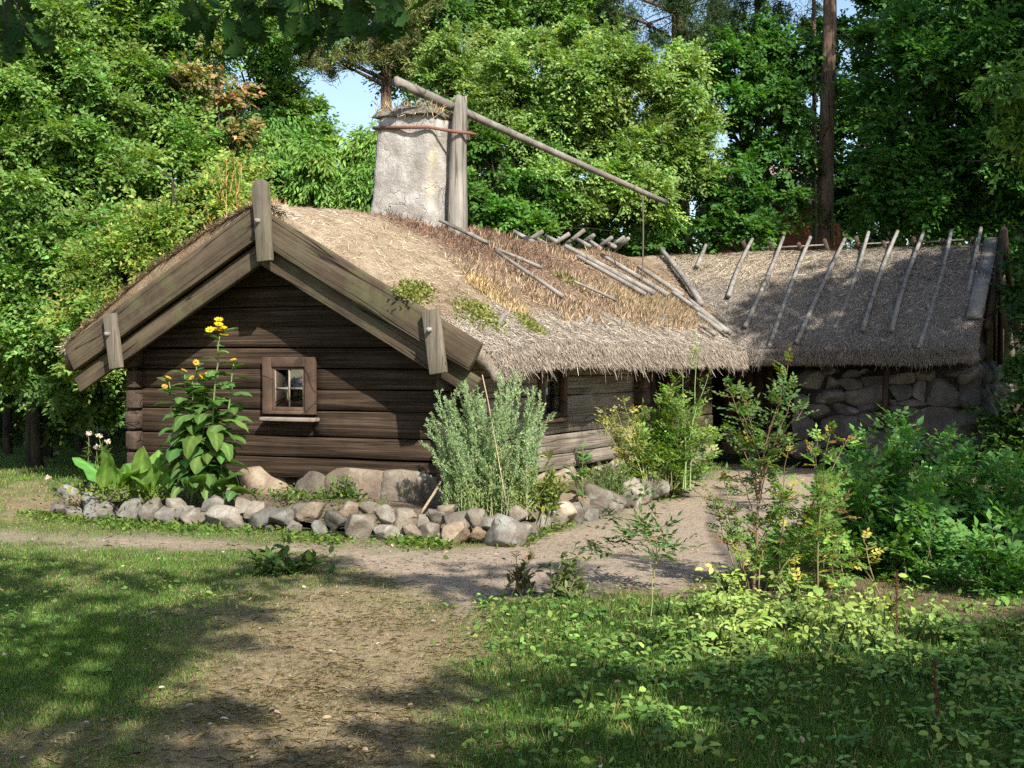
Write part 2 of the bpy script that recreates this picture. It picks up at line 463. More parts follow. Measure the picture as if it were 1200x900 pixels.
# ends of the side walls' logs standing proud of the gable corners
for sx in (-1, 1):
    g = Geo()
    for k in range(7):
        z0 = .40 + .235 * k
        lo = (-.07 + rng.normal(0, .006), -.165 + rng.normal(0, .008), z0 + .012); hi = (.07, -.02, z0 + .235 - .012 - rng.random() * .01)
        if z0 > 1.8: break
        tone = np.exp(rng.normal(0, .15))
        g.box((sx * 2.03 + lo[0], lo[1], lo[2]), (sx * 2.03 + hi[0], hi[1], hi[2]), (tone,) * 3)
    g.build('corner_log_end', M['log_end'], cot, bevel=.018)

SZ = [.375, .555, .79, 1.02, 1.25, 1.48, 1.72, 1.96]
d_c1, d_c2 = on_s(741, 480, 2.1)[0], on_s(760, 480, 2.24)[0]
d_c3, d_c4 = on_s(819, 480, 2.24)[0], on_s(833, 480, 2.24)[0]
d_d0, d_d1 = d_c2 + .08, on_s(790, 480, 2.1)[0]
# the side window's opening
w0, w1 = on_s(628, 460, 2.1)[0], on_s(659, 460, 2.1)[0]
wz0 = on_s(645, 489, 2.1)[1]; wz1 = 1.74
g = Geo()
for k in range(7):
    sp = [(0.08, d_c1)]
    if SZ[k + 1] > wz0 + .06 and SZ[k] < wz1: sp = [(.08, w0 + .06), (w1 - .06, d_c1)]
    for a in sp:
        if a[1] - a[0] > .1: logs(g, 'y', [a], SZ[k:k + 2], 1, 2.1, seed=20 + k)
g.build('side_wall', M['log_grey'], cot)
g = Geo(); logs(g, 'y', [(d_d1, d_c3 + .1)] * 7, SZ, 1, 2.08, seed=40); g.build('porch_wall', M['log_end'], cot)
for a0, a1, c0_, c1_ in ((d_c1, d_c2, 1.9, 2.27), (d_c3, d_c4, 1.9, 2.27)):
    g = Geo()
    for k in range(7):
        tone = np.exp(rng.normal(0, .12))
        g.box((c0_, a0 + rng.normal(0, .012), .39 + .228 * k), (c1_ + rng.normal(0, .012), a1 + rng.normal(0, .012), .39 + .228 * (k + 1) - .012), (tone,) * 3)
    g.build('cross_wall_end', M['log_end'], cot, bevel=.02)
# doorway with its door set back
dr = Geo()
for i in range(6):
    a = d_d0 + .12 + (d_d1 - d_d0 - .2) * i / 6
    dr.box((1.80 + .006 * (i % 2), a + .004, .44), (1.85 + .006 * (i % 2), a + (d_d1 - d_d0 - .2) / 6 - .004, 1.86))
door = dr.build('door', M['plank_dark'], cot)
g = Geo(); g.tube([(1.88, d_d1 - .2, 1.02), (1.90, d_d1 - .2, 1.08), (1.90, d_d1 - .2, 1.2), (1.88, d_d1 - .2, 1.26)], .014, 6, (.12, .1, .09)); g.build('handle', M['iron'], door)
g = Geo(); g.box((1.86, d_d0 - .0, .40), (2.10, d_d0 + .26, 1.80)); g.build('door_post', M['door_brown'], cot, bevel=.012)
g = Geo(); g.box((1.70, d_d0, .30), (2.22, d_d1 - .005, .40)); g.build('threshold', M['log_end'], cot, bevel=.02)
g = Geo(); g.box((1.75, d_c2 + .005, 1.865), (2.12, d_d1 + .3, 1.95)); g.build('lintel', M['plank_dark'], cot)
# closing walls and floor so that the rooms are dark, plus the passage to the wing
g = Geo(); logs(g, 'y', [(.08, 10.6)] * 7, SZ, -1, -2.1, seed=60); g.build('rear_side_wall', M['log_dark'], cot)
g = Geo(); g.box((-2.05, 9.9, .38), (2.0, 10.0, 2.9)); g.build('end_wall', M['plank_dark'], cot)
g = Geo(); g.box((-2.05, .05, .30), (2.04, 9.89, .372)); g.build('floor', M['plank_dark'], cot)
g = Geo(); g.box((-2.0, 5.2, .38), (1.78, 5.3, 2.4)); g.build('inner_wall', M['plank_dark'], cot)
g = Geo()
ps0, ps1 = 2.05, 3.40
nb = 8
for i in range(nb):
    a = ps0 + (ps1 - ps0) * i / nb
    g.box((a + .004, 9.3 + .01 * (i % 2), .18), (a + (ps1 - ps0) / nb - .004, 9.36 + .01 * (i % 2), 1.98), (np.exp(rng.normal(0, .2)),) * 3)
g.build('passage_gate', M['plank_dark'], cot)
g = Geo()
logs(g, 'x', [(2.12, 3.38)] * 2, [.16, .36, .56], -1, 9.0, seed=71); g.build('passage_sill', M['log_end'], cot)

# foundation of big boulders under the gable and the side wall
fnd = [(296, 588, 30, 18), (345, 590, 34, 18), (455, 592, 26, 18), (512, 588, 34, 40), (440, 578, 24, 30), (205, 584, 40, 40), (313, 578, 74, 40), (365, 577, 44, 36), (425, 582, 92, 42), (480, 590, 84, 50), (232, 582, 60, 40), (180, 580, 60, 40), (545, 590, 60, 44), (395, 592, 40, 24), (262, 590, 36, 24)]
for k, (u, v, w, h) in enumerate(fnd):
    s, z = on_d(u, v, -.02)
    sc = (14.9 - .436 * (s + .0)) / FPX
    g = Geo(); tint = [(.92, .85, .78), (.88, .86, .82), (.95, .86, .78), (.66, .66, .66)][k % 4]
    rock(g, (s, .05, z + .02), (w * sc * 1.2, .44, h * sc * 1.5), 0, 300 + k, 5, .08, tint, ICO4, .6)
    g.build('foundation_stone', M['rock'], cot, smooth_=True)
for k in range(14):
    dd = .25 + k * .62
    g = Geo(); rock(g, (2.03, dd, .2 - .0 * k), (.36, .7, .42), 0, 340 + k, 6, .08, (1.05, 1.0, .92), None, .65); g.build('foundation_stone', M['rock'], cot, smooth_=True)

# ------------------------------------------------------------------ windows
s0, s1, z0, z1 = WINR
g = Geo(); fw = .118
fr = []
g.box((s0, -.085, z0), (s0 + fw, -.02, z1)); g.box((s1 - fw, -.085, z0), (s1, -.02, z1))
g.box((s0 + fw, -.083, z1 - fw * .9), (s1 - fw, -.02, z1)); g.box((s0 + fw, -.082, z0), (s1 - fw, -.02, z0 + .035))
win = g.build('window', M['frame_brown'], cot, bevel=.006)
i0, i1, j0, j1 = s0 + fw, s1 - fw, z0 + .035, z1 - fw * .9
g = Geo(); t = .03
g.box((i0, -.062, j0), (i0 + t, -.03, j1)); g.box((i1 - t, -.062, j0), (i1, -.03, j1)); g.box((i0 + t, -.062, j1 - t), (i1 - t, -.03, j1)); g.box((i0 + t, -.062, j0), (i1 - t, -.03, j0 + t * 1.4))
sash = g.build('sash', M['frame_brown'], win, bevel=.003)
mc, mz = (i0 + i1) / 2, (j0 + j1) / 2 + .005
g = Geo(); b_ = .009
g.box((mc - b_, -.058, j0 + t * 1.4), (mc + b_, -.036, j1 - t)); g.box((i0 + t, -.056, mz - b_), (mc - b_, -.038, mz + b_)); g.box((mc + b_, -.056, mz - b_), (i1 - t, -.038, mz + b_))
g.box((i0 + t, -.057, j0 + t * 1.4), (i0 + t + .012, -.037, j1 - t)); g.box((i1 - t - .012, -.057, j0 + t * 1.4), (i1 - t, -.037, j1 - t))
g.build('glazing_bar', M['sash'], win)
g = Geo(); g.box((i0 + t, -.048, j0 + t), (i1 - t, -.044, j1 - t)); g.build('pane', M['glass'], win)
a0, a1, c0, c1 = px_rect_d(306.5, 486, 370, 494.5, -.10)
g = Geo(); g.box((a0, -.15, c0), (a1, -.02, c0 + .042)); g.build('sill', M['sash'], win, bevel=.008)
# curtain inside, and a small wooden pot standing on the inner ledge
g = Geo(); xs = np.linspace(i0 + .02, i0 + .115, 15); zs_ = np.linspace(j0 - .02, j1 - .10, 8)
X, Zc = np.meshgrid(xs, zs_, indexing='ij'); X = X - .5 * (X - i0 - .02) * smooth(j0 + .1, j1, Zc); Yc = .09 + .014 * np.sin((X - i0) * 190)
i, j = np.meshgrid(np.arange(14), np.arange(7), indexing='ij'); i, j = i.ravel(), j.ravel()
g.add(np.stack([X, Yc, Zc], -1).reshape(-1, 3), [np.stack([i * 8 + j, (i + 1) * 8 + j, (i + 1) * 8 + j + 1, i * 8 + j + 1], -1)], (.55, .48, .30))
g.build('curtain', M['cloth'], win, smooth_=True)
pot = Geo(); k = np.array([0, .02, .05, .085, .095, .10]); pot.tube(np.stack([np.zeros(6), np.zeros(6), k], -1), [.036, .042, .041, .034, .037, .036], 14, (1.6, 1.4, 1.2))
po = loc2w(on_d(350, 484, .03)[0], .03, z0 + .018)
tag(pot.build('wooden_pot', M['door_brown'], None, po, smooth_=True), 'small round wooden pot standing inside the gable window', 'pot')
# side window
g = Geo(); f2 = .10
g.box((2.11, w0, wz0), (2.17, w0 + f2, wz1)); g.box((2.11, w1 - f2, wz0), (2.17, w1, wz1)); g.box((2.11, w0 + f2, wz1 - .09), (2.168, w1 - f2, wz1)); g.box((2.11, w0 + f2, wz0), (2.168, w1 - f2, wz0 + .05))
sw = g.build('window', M['frame_brown'], cot, bevel=.006)
g = Geo(); g.box((2.02, w0 + f2, wz0 + .05), (2.03, w1 - f2, wz1 - .09)); g.build('pane', M['glass'], sw)
g = Geo(); g.box((2.03, w0 - .03, wz0 - .05), (2.23, w1 + .03, wz0 - .003)); g.build('sill', M['frame_brown'], sw, bevel=.008)
g = Geo(); b_ = .012; g.box((2.032, (w0 + w1) / 2 - b_, wz0 + .05), (2.055, (w0 + w1) / 2 + b_, wz1 - .09)); g.box((2.032, w0 + f2, 1.42), (2.05, (w0 + w1) / 2 - b_, 1.445)); g.box((2.032, (w0 + w1) / 2 + b_, 1.42), (2.05, w1 - f2, 1.445)); g.build('glazing_bar', M['sash'], sw)

# ------------------------------------------------------------------ thatched roof: one height field for house and wing
def zr(d): return np.interp(d, [-.5, .3, 1.2, 3, 5.5, 7, 9, 10.7, 13.4], [3.27, 3.36, 3.42, 3.42, 3.42, 3.44, 3.48, 3.52, 3.52])
SE = 2.75
def main_top(s, d):
    a = np.sqrt(np.asarray(s) ** 2 + .05) - .2236
    t = a / (SE - .21)
    return zr(d) - (zr(d) - 1.83) * (t + .10 * np.sin(np.pi * np.clip(t, 0, 1)) * -.6)
WD, WHALF, SR = 10.7, 2.55, 6.1
def wing_top(s, d):
    a = np.sqrt((np.asarray(d) - WD) ** 2 + .03) - .173
    t = a / (WHALF - .16)
    z = 3.52 - (3.52 - 1.86) * (t - .05 * np.sin(np.pi * np.clip(t, 0, 1)))
    return np.where(np.asarray(s) < .3, z - (.3 - np.asarray(s)) * .62, z)
def smax(a, b, k=.22):
    h = np.clip(.5 + .5 * (a - b) / k, 0, 1)
    return b + (a - b) * h + k * h * (1 - h)
def rooftop(s, d, bumps=True):
    s = np.asarray(s, float); d = np.asarray(d, float)
    zm = np.where(np.abs(s) <= SE + .01, main_top(s, d), -5); zw = np.where(d >= WD - WHALF - .01, wing_top(s, d), -5)
    z = smax(zm, zw) - .165 * np.exp(-np.clip(d + .43, 0, 9) / .5) * (s > .12) * smooth(0, .8, s)
    if bumps:
        z = z + .035 * fbm(s * .9, d * .9, oct=3, seed=5) + .026 * fbm(s * 4, d * 4, oct=3, seed=6) + .020 * fbm(s * 11, d * 11, oct=3, seed=7)
    return z
STEP = .055
sg = -2.75 + STEP * np.arange(162); dg = -.43 + STEP * np.arange(250)
S2, D2 = np.meshgrid(sg, dg, indexing='ij')
inside = ((np.abs(S2) <= SE + .001)) | (D2 >= 8.149)
inside &= ((S2 <= SE + .001) | (D2 >= 8.149))
# distance to the eaves (only the free edges round off)
e_main = np.where(D2 < 8.15, SE - np.abs(S2), 9); e_left = SE + S2; e_wf = np.where(S2 > SE, D2 - 8.15, np.hypot(np.minimum(S2 - SE, 0), np.maximum(8.15 - D2, 0) * 0 + np.maximum(D2 - 8.15, 0)))
e_wf = np.where((S2 <= SE) & (D2 >= 8.15), np.hypot(SE - S2, D2 - 8.15), e_wf)
edge = np.minimum(np.minimum(e_main, e_left), np.minimum(e_wf, (dg[-1] - D2)))
edge = np.minimum(edge, np.maximum(sg[-1] - S2, 0) + .08)
edge = np.clip(edge, 0, 9)
Z2 = rooftop(S2, D2)
lip = np.clip(1 - edge / .17, 0, 1)
Z2t = Z2 - .11 * lip ** 2
def roof_color(s, d):
    n = fbm(s * 1.3, d * 1.3, oct=4, seed=31); n2 = fbm(s * 5, d * 5, oct=3, seed=32)
    c = np.zeros(s.shape + (3,)); c[:] = (.25, .175, .11)
    def blend(mask, col):
        m = np.clip(mask, 0, 1)[..., None]; c[:] = c * (1 - m) + np.array(col) * m
    blend(smooth(-.1, .5, n + .3 * n2), (.36, .265, .17))
    sand = smooth(2.3, .9, d + .35 * n + .5 * n2) * smooth(2.3, 1.3, s + .3 * n2) * smooth(-.6, -.1, s)
    brown = smooth(.9, .3, np.abs(s - .8) / 1.7 + .4 * n2) * smooth(.9, 1.9, d) * smooth(7.0, 5.0, d)
    sand = sand * (.55 + .45 * smooth(-.35, .25, fbm(s * 3.1, d * 3.1, oct=4, seed=36)))
    blend(.95 * sand, (.50, .395, .27)); blend(.75 * brown, (.235, .155, .11))
    wing = (wing_top(s, d) > main_top(s, d)) | (s > SE)
    wm = wing.astype(float) * (d > 8.1)
    blend(wm, (.21, .18, .15)); blend(wm * smooth(9.3, 10.3, d + .5 * n) * smooth(5.2, 2.6, s + n) * .9, (.36, .295, .21))
    blend(wm * smooth(9.0, 8.3, d + .3 * n2) * .6, (.16, .14, .122))
    eave = smooth(2.10, 2.32, s + .16 * n2) * (1 - wm) * (s > 0)
    blend(.9 * eave, (.34, .295, .24))
    return c
Ccol = roof_color(S2, D2)
idx = -np.ones(S2.shape, int); idx[inside] = np.arange(inside.sum())
cell = inside[:-1, :-1] & inside[1:, :-1] & inside[:-1, 1:] & inside[1:, 1:]
ii, jj = np.nonzero(cell)
q = np.stack([idx[ii, jj], idx[ii + 1, jj], idx[ii + 1, jj + 1], idx[ii, jj + 1]], -1)
top = np.stack([S2[inside], D2[inside], Z2t[inside]], -1)
thick = .16 + .03 * fbm(S2 * 3, D2 * 3, oct=2, seed=8)
bot = np.stack([S2[inside], D2[inside], (Z2 - .11 * lip ** 2 - thick - .05 * (1 - lip))[inside]], -1)
nv = len(top)
g = Geo()
# rim: open edges of the sheet get a rounded, slightly bulging lip
ed = np.concatenate([q[:, [0, 1]], q[:, [1, 2]], q[:, [2, 3]], q[:, [3, 0]]])
key = np.sort(ed, 1); _, inv, cnt = np.unique(key[:, 0] * 100000 + key[:, 1], return_inverse=True, return_counts=True)
rim = ed[cnt[inv] == 1]
cen = np.array([0, 4.0, 0]);
V = np.vstack([top, bot]); F = [q, q[:, ::-1] + nv]
def outdir(p):
    o = np.zeros_like(p)
    o[:, 0] += (np.abs(p[:, 0]) > SE - .002) * (p[:, 1] < 8.16) * np.sign(p[:, 0]); o[:, 0] += (p[:, 0] > sg[-1] - .002); o[:, 0] -= (p[:, 0] < -SE + .002) * (p[:, 1] >= 8.16)
    o[:, 1] -= (p[:, 1] < dg[0] + .002); o[:, 1] -= (p[:, 1] < 8.152) * (p[:, 1] > 8.14) * (p[:, 0] > SE - .002); o[:, 1] += p[:, 1] > dg[-1] - .002
    return o
od = outdir(top)
isg = (top[:, 1] < dg[0] + .002)[:, None]
mid1 = top * .6 + bot * .4 + od * np.where(isg, .0, .045) * (1 + .6 * fbm(top[:, 0] * 7, top[:, 1] * 7, oct=2, seed=12))[:, None]
V = np.vstack([V, mid1])
a, b2 = rim[:, 0], rim[:, 1]
F = [q, q[:, ::-1] + nv, np.stack([b2, a, a + 2 * nv, b2 + 2 * nv], -1), np.stack([b2 + 2 * nv, a + 2 * nv, a + nv, b2 + nv], -1)]
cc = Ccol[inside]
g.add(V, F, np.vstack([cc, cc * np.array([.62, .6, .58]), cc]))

# loose straw lying down the slopes and fringing the eaves
def slope_dir(s, d):
    e = .06
    gx = (rooftop(s + e, d, False) - rooftop(s - e, d, False)) / (2 * e); gy = (rooftop(s, d + e, False) - rooftop(s, d - e, False)) / (2 * e)
    n = norm(np.stack([-gx, -gy, np.ones_like(gx)], -1)); dn = norm(np.stack([-gx, -gy, -(gx ** 2 + gy ** 2)], -1))
    return n, dn
def straw(n, s, d, L, W, colr, spread, lift, geo, z=None):
    nn, dn = slope_dir(s, d); tv = np.cross(nn, dn)
    a = rng.normal(0, spread, n)[:, None]
    A = norm(dn * np.cos(a) + tv * np.sin(a) + nn * rng.normal(lift, .10, n)[:, None])
    P = np.stack([s, d, rooftop(s, d) if z is None else z], -1) + nn * .006
    side = norm(np.cross(A, nn + .4 * rvec(n)))
    L = L[:, None]; W = W[:, None]
    V = np.stack([P - side * W, P + side * W, P + A * L + side * W * .6, P + A * L - side * W * .6], 1)
    geo.add(V.reshape(-1, 3), [np.arange(n * 4).reshape(n, 4)], np.repeat(colr, 4, 0), 1)
n = 44000
s = rng.uniform(.0, 2.72, n); d = rng.uniform(-.40, 9.5, n)
ok = (main_top(s, d) > wing_top(s, d)) | (d < 8.15); ok &= rng.random(n) > .75 * smooth(2.9, 1.4, d) * smooth(2.4, 1.7, s); s, d = s[ok], d[ok]; n = len(s)
c = roof_color(s, d) * np.exp(rng.normal(-.05, .40, (n, 1)))
straw(n, s, d, rng.uniform(.03, .11, n), rng.uniform(.002, .004, n), np.clip(c, 0, .75), 1.3, .16, g)
n = 16000
s = rng.uniform(2.15, 2.74, n); d = rng.uniform(-.40, 8.4, n)
c = np.array((.31, .265, .21)) * np.exp(rng.normal(.0, .26, (n, 1)))
straw(n, s, d, rng.uniform(.03, .09, n), rng.uniform(.002, .004, n), np.clip(c, 0, .75), .7, .03, g)
n = 34000
s = rng.uniform(.5, 6.1, n); d = rng.uniform(8.17, 10.75, n)
ok = (wing_top(s, d) > main_top(s, d) - .04) | (s > SE); s, d = s[ok], d[ok]; n = len(s)
c = roof_color(s, d) * np.exp(rng.normal(.05, .38, (n, 1)))
straw(n, s, d, rng.uniform(.05, .14, n) * (1 + .9 * (d > 9.6)), rng.uniform(.002, .0045, n), np.clip(c, 0, .7), .6, .05, g)
# fringe hanging under the eaves
def fringe(n, s, d, ox, oy, col, geo):
    z = rooftop(s, d) - rng.uniform(.01, .235, n)
    P = np.stack([s + ox * rng.uniform(-.02, .06, n), d + oy * rng.uniform(-.02, .06, n), z], -1)
    A = norm(np.stack([ox * rng.uniform(.1, .7, n) + rng.normal(0, .3, n), oy * rng.uniform(.1, .7, n) + rng.normal(0, .3, n), -np.ones(n)], -1))
    L = (rng.uniform(.02, .07, n) * (1 + .9 * np.clip(fbm(s * 2.2, d * 2.2, oct=3, seed=88), -.8, 1)))[:, None] * (1 + 1.8 * (rng.random((n, 1)) < .03)); W = rng.uniform(.002, .0045, n)[:, None]
    side = norm(np.cross(A, rvec(n)))
    V = np.stack([P - side * W, P + side * W, P + A * L + side * W * .4, P + A * L - side * W * .4], 1)
    geo.add(V.reshape(-1, 3), [np.arange(n * 4).reshape(n, 4)], np.repeat(np.clip(np.array(col) * np.exp(rng.normal(-.05, .24, (n, 1))), 0, .7), 4, 0), 1)
n = 26000; fringe(n, np.full(n, 2.75), rng.uniform(-.4, 8.2, n), 1, 0, (.29, .245, .195), g)
n = 1500; fringe(n, np.full(n, -2.75), rng.uniform(-.4, 3, n), -1, 0, (.34, .28, .21), g)
n = 12000; fringe(n, rng.uniform(2.75, 6.1, n), np.full(n, 8.15), 0, -1, (.19, .165, .14), g)
n = 2600
s = rng.uniform(-2.75, .25, n); d = rng.uniform(-.43, -.36, n)
c = np.array((.42, .345, .25)) * np.exp(rng.normal(0, .4, (n, 1)))
straw(n, s, d, rng.uniform(.05, .17, n), rng.uniform(.003, .006, n), np.clip(c, 0, .7), 1.1, .25, g)
roof = g.build('thatched_roof', [M['thatch'], M['straw']], cot, smooth_=False)
roof.data.polygons.foreach_set('use_smooth', np.array([p.material_index == 0 for p in roof.data.polygons]))

def roofhit(u, v, off=.04, y0=12.0, y1=32.0):
    r = ray(u, v)
    Y = np.arange(y0, y1, .01)
    P = np.array([0, 0, CAM_H]) + r[None] * (Y / r[1])[:, None]
    s = (P - HO) @ HX; d = (P - HO) @ HY
    h = np.where(((np.abs(s) <= SE) & (d > -.43)) | ((d > 8.15) & (s > 0) & (s < SR)), rooftop(s, d, False), -9) + off
    k = np.nonzero(P[:, 2] <= h)[0]
    if not len(k): return None
    i = k[0]
    return np.array([s[i], d[i], P[i, 2]])

# ------------------------------------------------------------------ barge boards at the gable
def sloped_board(sgn, o0, o1, x0, x1, zt_mid, drop, height, name, mat, nseg=26):
    """board along the verge; x from the ridge outwards, ends cut square to the slope"""
    sl = (3.279 - 1.818) / 2.665
    cs = 1 / math.sqrt(1 + sl * sl); sn = sl * cs
    g = Geo(); t = np.linspace(x0, x1, nseg)
    V = []
    for (o, hh) in ((o0, 0), (o1, 0), (o1, height), (o0, height)):
        x = t.copy(); zt = zt_mid - sl * t - drop
        xx = x - sn * hh * np.linspace(0, 1, nseg) ** .5          # square cut at the low end, plumb cut at the ridge
        zz = zt - cs * hh - sn * hh * (sn / cs) * 0 - (x - xx) * 0 + 0
        zz = zt_mid - sl * xx - drop - hh / cs
        w = .010 * fbm(t * 1.5 + hh * 9 + sgn * 4, np.full(nseg, o * 9 + 2.2), oct=3, seed=44)
        V.append(np.stack([sgn * xx, np.full(nseg, o) + w * .5, zz + w], -1))
    V = np.array(V); n = nseg
    i = np.arange(4)[:, None]; j = np.arange(n - 1)[None, :]
    q = np.stack([i * n + j, i * n + j + 1, ((i + 1) % 4) * n + j + 1, ((i + 1) % 4) * n + j], -1).reshape(-1, 4)
    caps = np.array([[0, n, 2 * n, 3 * n], [4 * n - 1, 3 * n - 1, 2 * n - 1, n - 1]])
    g.add(V.reshape(-1, 3), [q, caps])
    ang = sgn * math.atan(sl)
    Vb = np.concatenate(g.v); ca, sa = math.cos(ang), math.sin(ang); org = np.array([0, 0, zt_mid])
    q_ = Vb - org; g.v = [np.stack([q_[:, 0] * ca - q_[:, 2] * sa, q_[:, 1], q_[:, 0] * sa + q_[:, 2] * ca], -1)]
    o = g.build(name, mat, cot, bevel=.008); o.location = org; o.rotation_euler = (0, ang, 0)
    return o
for sgn in (-1, 1):
    sloped_board(sgn, -.545, -.475, .0 if sgn < 0 else .004, 2.66, 3.285, 0, .312, 'barge_board', M['board'])
    sloped_board(sgn, -.455, -.39, .0 if sgn < 0 else .004, 2.60, 3.285, .375, .20, 'barge_board', M['board'])
def batten(pts_uv, width, d, name='batten', point=False):
    (u0, v0), (u1, v1) = pts_uv
    a = np.array(on_d(u0, v0, d)); b = np.array(on_d(u1, v1, d)); ax = (b - a) / np.linalg.norm(b - a); pr = np.array([-ax[1], ax[0]])
    L = np.linalg.norm(b - a); prof = [(0, -.5), (0, .5), (L, .5), (L, -.5)]
    if point: prof = [(0.06, -.5), (0, -.2), (0, .2), (0.06, .5), (L, .46), (L, -.46)]
    n = len(prof); V = []
    for dd in (d, d + .075):
        for t, w in prof:
            p = a + ax * t + pr * w * width; V.append((p[0], dd, p[1]))
    f = [np.array([[i, (i + 1) % n, n + (i + 1) % n, n + i]]) for i in range(n)] + [np.array([list(range(n))[::-1]]), np.array([list(range(n, 2 * n))])]
    g = Geo().add(V, f)
    o = g.build(name, M['board_v'], cot, bevel=.008)
    return a, ax, o
def peg(u, v, d, par):
    s, z = on_d(u, v, d)
    g = Geo().tube([(s, d + .06, z), (s + .004, d - .055, z - .004)], [.026, .022], 8, (.4, .37, .33)); g.build('peg', M['pole'], par, smooth_=False)
_, _, bt = batten(((302.5, 210), (308.5, 306)), .185, -.63, point=True); peg(303, 258.5, -.63, bt)
_, _, bt = batten(((126, 368), (134, 432)), .155, -.63); peg(127, 391, -.63, bt)
_, _, bt = batten(((502.5, 363), (512, 438)), .175, -.63); peg(504, 386, -.63, bt)
# purlin ends under the roof
for s_, z_ in ((-2.36, 1.80), (2.36, 1.80), (0, 2.92)):
    g = Geo(); g.tube([(s_, -.42, z_), (s_, 8.0, z_)], .085, 8, wob=.03); g.build('purlin', M['log_end'], cot)
# eave plate seen under the thatch
g = Geo(); g.box((2.0, .03, 1.80), (2.28, 8.3, 1.93)); g.build('eave_plate', M['log_dark'], cot, bevel=.02)

# ------------------------------------------------------------------ chimney, fork post
cd0 = 2.72
sL, zb = on_d(430, 262, cd0); sR = on_d(505, 200, cd0)[0]; sLt, zt = on_d(443, 137, cd0); sRt = on_d(503, 137, cd0)[0]
cdep = .78
g = Geo()
nz, na = 26, 12
ring = []
for k in range(nz):
    f = k / (nz - 1); z = (zb - .55) * (1 - f) + zt * f
    ff = np.clip((z - zb) / (zt - zb), -.4, 1); wl = sL + (sLt - sL) * ff ** 1 + .02 * math.sin(5 * f); wr = sR + (sRt - sR) * ff
    pts = []
    for e in range(4):
        for i in range(na):
            t = i / na
            p = [(wl + (wr - wl) * t, cd0), (wr, cd0 + cdep * t), (wr - (wr - wl) * t, cd0 + cdep), (wl, cd0 + cdep - cdep * t)][e]
            pts.append((p[0], p[1], z))
    ring.append(pts)
V = np.array(ring).reshape(-1, 3); m = 4 * na
c0 = V.mean(0); rad = norm((V - c0) * np.array([1, 1, 0]))
# rounded corners and lumps
V = V + rad * (.060 * fbm(V[:, 0] * 2.6, V[:, 1] * 2.2, V[:, 2] * 2.2, 4, 61) + .010 * fbm(V[:, 0] * 11, V[:, 1] * 11, V[:, 2] * 11, 3, 62))[:, None]
corner = np.tile(np.array([(i % na) == 0 for i in range(m)]), nz); V[corner] -= rad[corner] * .035
i = np.arange(nz - 1)[:, None]; j = np.arange(m)[None, :]
q = np.stack([i * m + j, i * m + (j + 1) % m, (i + 1) * m + (j + 1) % m, (i + 1) * m + j], -1).reshape(-1, 4)
wr_here = sR - .02
lich = np.exp(-((V[:, 0] - wr_here) / .04) ** 2) * (V[:, 1] < cd0 + .13) * smooth(.35, .45, (V[:, 2] - zb) / (zt - zb) + .25) * smooth(.80, .62, (V[:, 2] - zb) / (zt - zb))
g.add(V, [q, np.array([[(nz - 1) * m + k for k in range(m)]])], np.repeat(lich[:, None], 3, 1))
chim = g.build('chimney', M['plaster'], cot, smooth_=True)
# overhanging cap of turf and mortar
g = Geo()
cc_ = ((sLt + sRt) / 2, cd0 + cdep / 2)
gx = 14
xs = np.linspace(-1, 1, gx); X, Yg = np.meshgrid(xs, xs, indexing='ij')
hx, hy = (sRt - sLt) / 2 + .045, cdep / 2 + .045
Zt = zt + .055 + .06 * (1 - np.maximum(np.abs(X), np.abs(Yg)) ** 4) + .05 * fbm(X * 3, Yg * 3, oct=3, seed=70)
Zb = zt - .01 + .02 * fbm(X * 3, Yg * 3, oct=2, seed=71)
wobx = .03 * fbm(X * 2 + 5, Yg * 2, oct=3, seed=72)
T = np.stack([cc_[0] + X * hx + wobx, cc_[1] + Yg * hy + wobx, Zt - .06 * (np.maximum(np.abs(X), np.abs(Yg)) > .99)], -1).reshape(-1, 3); B = np.stack([cc_[0] + X * hx + wobx, cc_[1] + Yg * hy + wobx, Zb], -1).reshape(-1, 3)
i, j = np.meshgrid(np.arange(gx - 1), np.arange(gx - 1), indexing='ij'); i, j = i.ravel(), j.ravel()
q = np.stack([i * gx + j, (i + 1) * gx + j, (i + 1) * gx + j + 1, i * gx + j + 1], -1); nn_ = gx * gx
per = [k * gx for k in range(gx)] + [(gx - 1) * gx + k for k in range(1, gx)] + [k * gx + gx - 1 for k in range(gx - 2, -1, -1)] + [k for k in range(gx - 2, 0, -1)]
per = np.array(per); pn = np.roll(per, -1)
g.add(np.vstack([T, B]), [q, q[:, ::-1] + nn_, np.stack([pn, per, per + nn_, pn + nn_], -1)], (.25, .225, .19))
n = 420
P = T[rng.integers(0, len(T), n)] + rng.normal(0, .03, (n, 3)) * np.array([1, 1, 0]); A = norm(rng.normal(0, .5, (n, 3)) + np.array([0, 0, .7]))
leaves(g, P, A, rvec(n), rng.uniform(.05, .16, n), .006, vary(n, (.38, .30, .17), .3), T_RHOMB, 1)
n = 260; P = T[rng.integers(0, len(T), n)]; P = P + (P - np.array([cc_[0], cc_[1], zt])) * np.array([.05, .05, 0])
leaves(g, P, norm(rng.normal(0, .5, (n, 3)) + np.array([0, 0, -.6])), rvec(n), rng.uniform(.04, .13, n), .006, vary(n, (.36, .29, .18), .3), T_RHOMB, 1)
g.build('cap', [M['thatch'], M['straw']], chim)
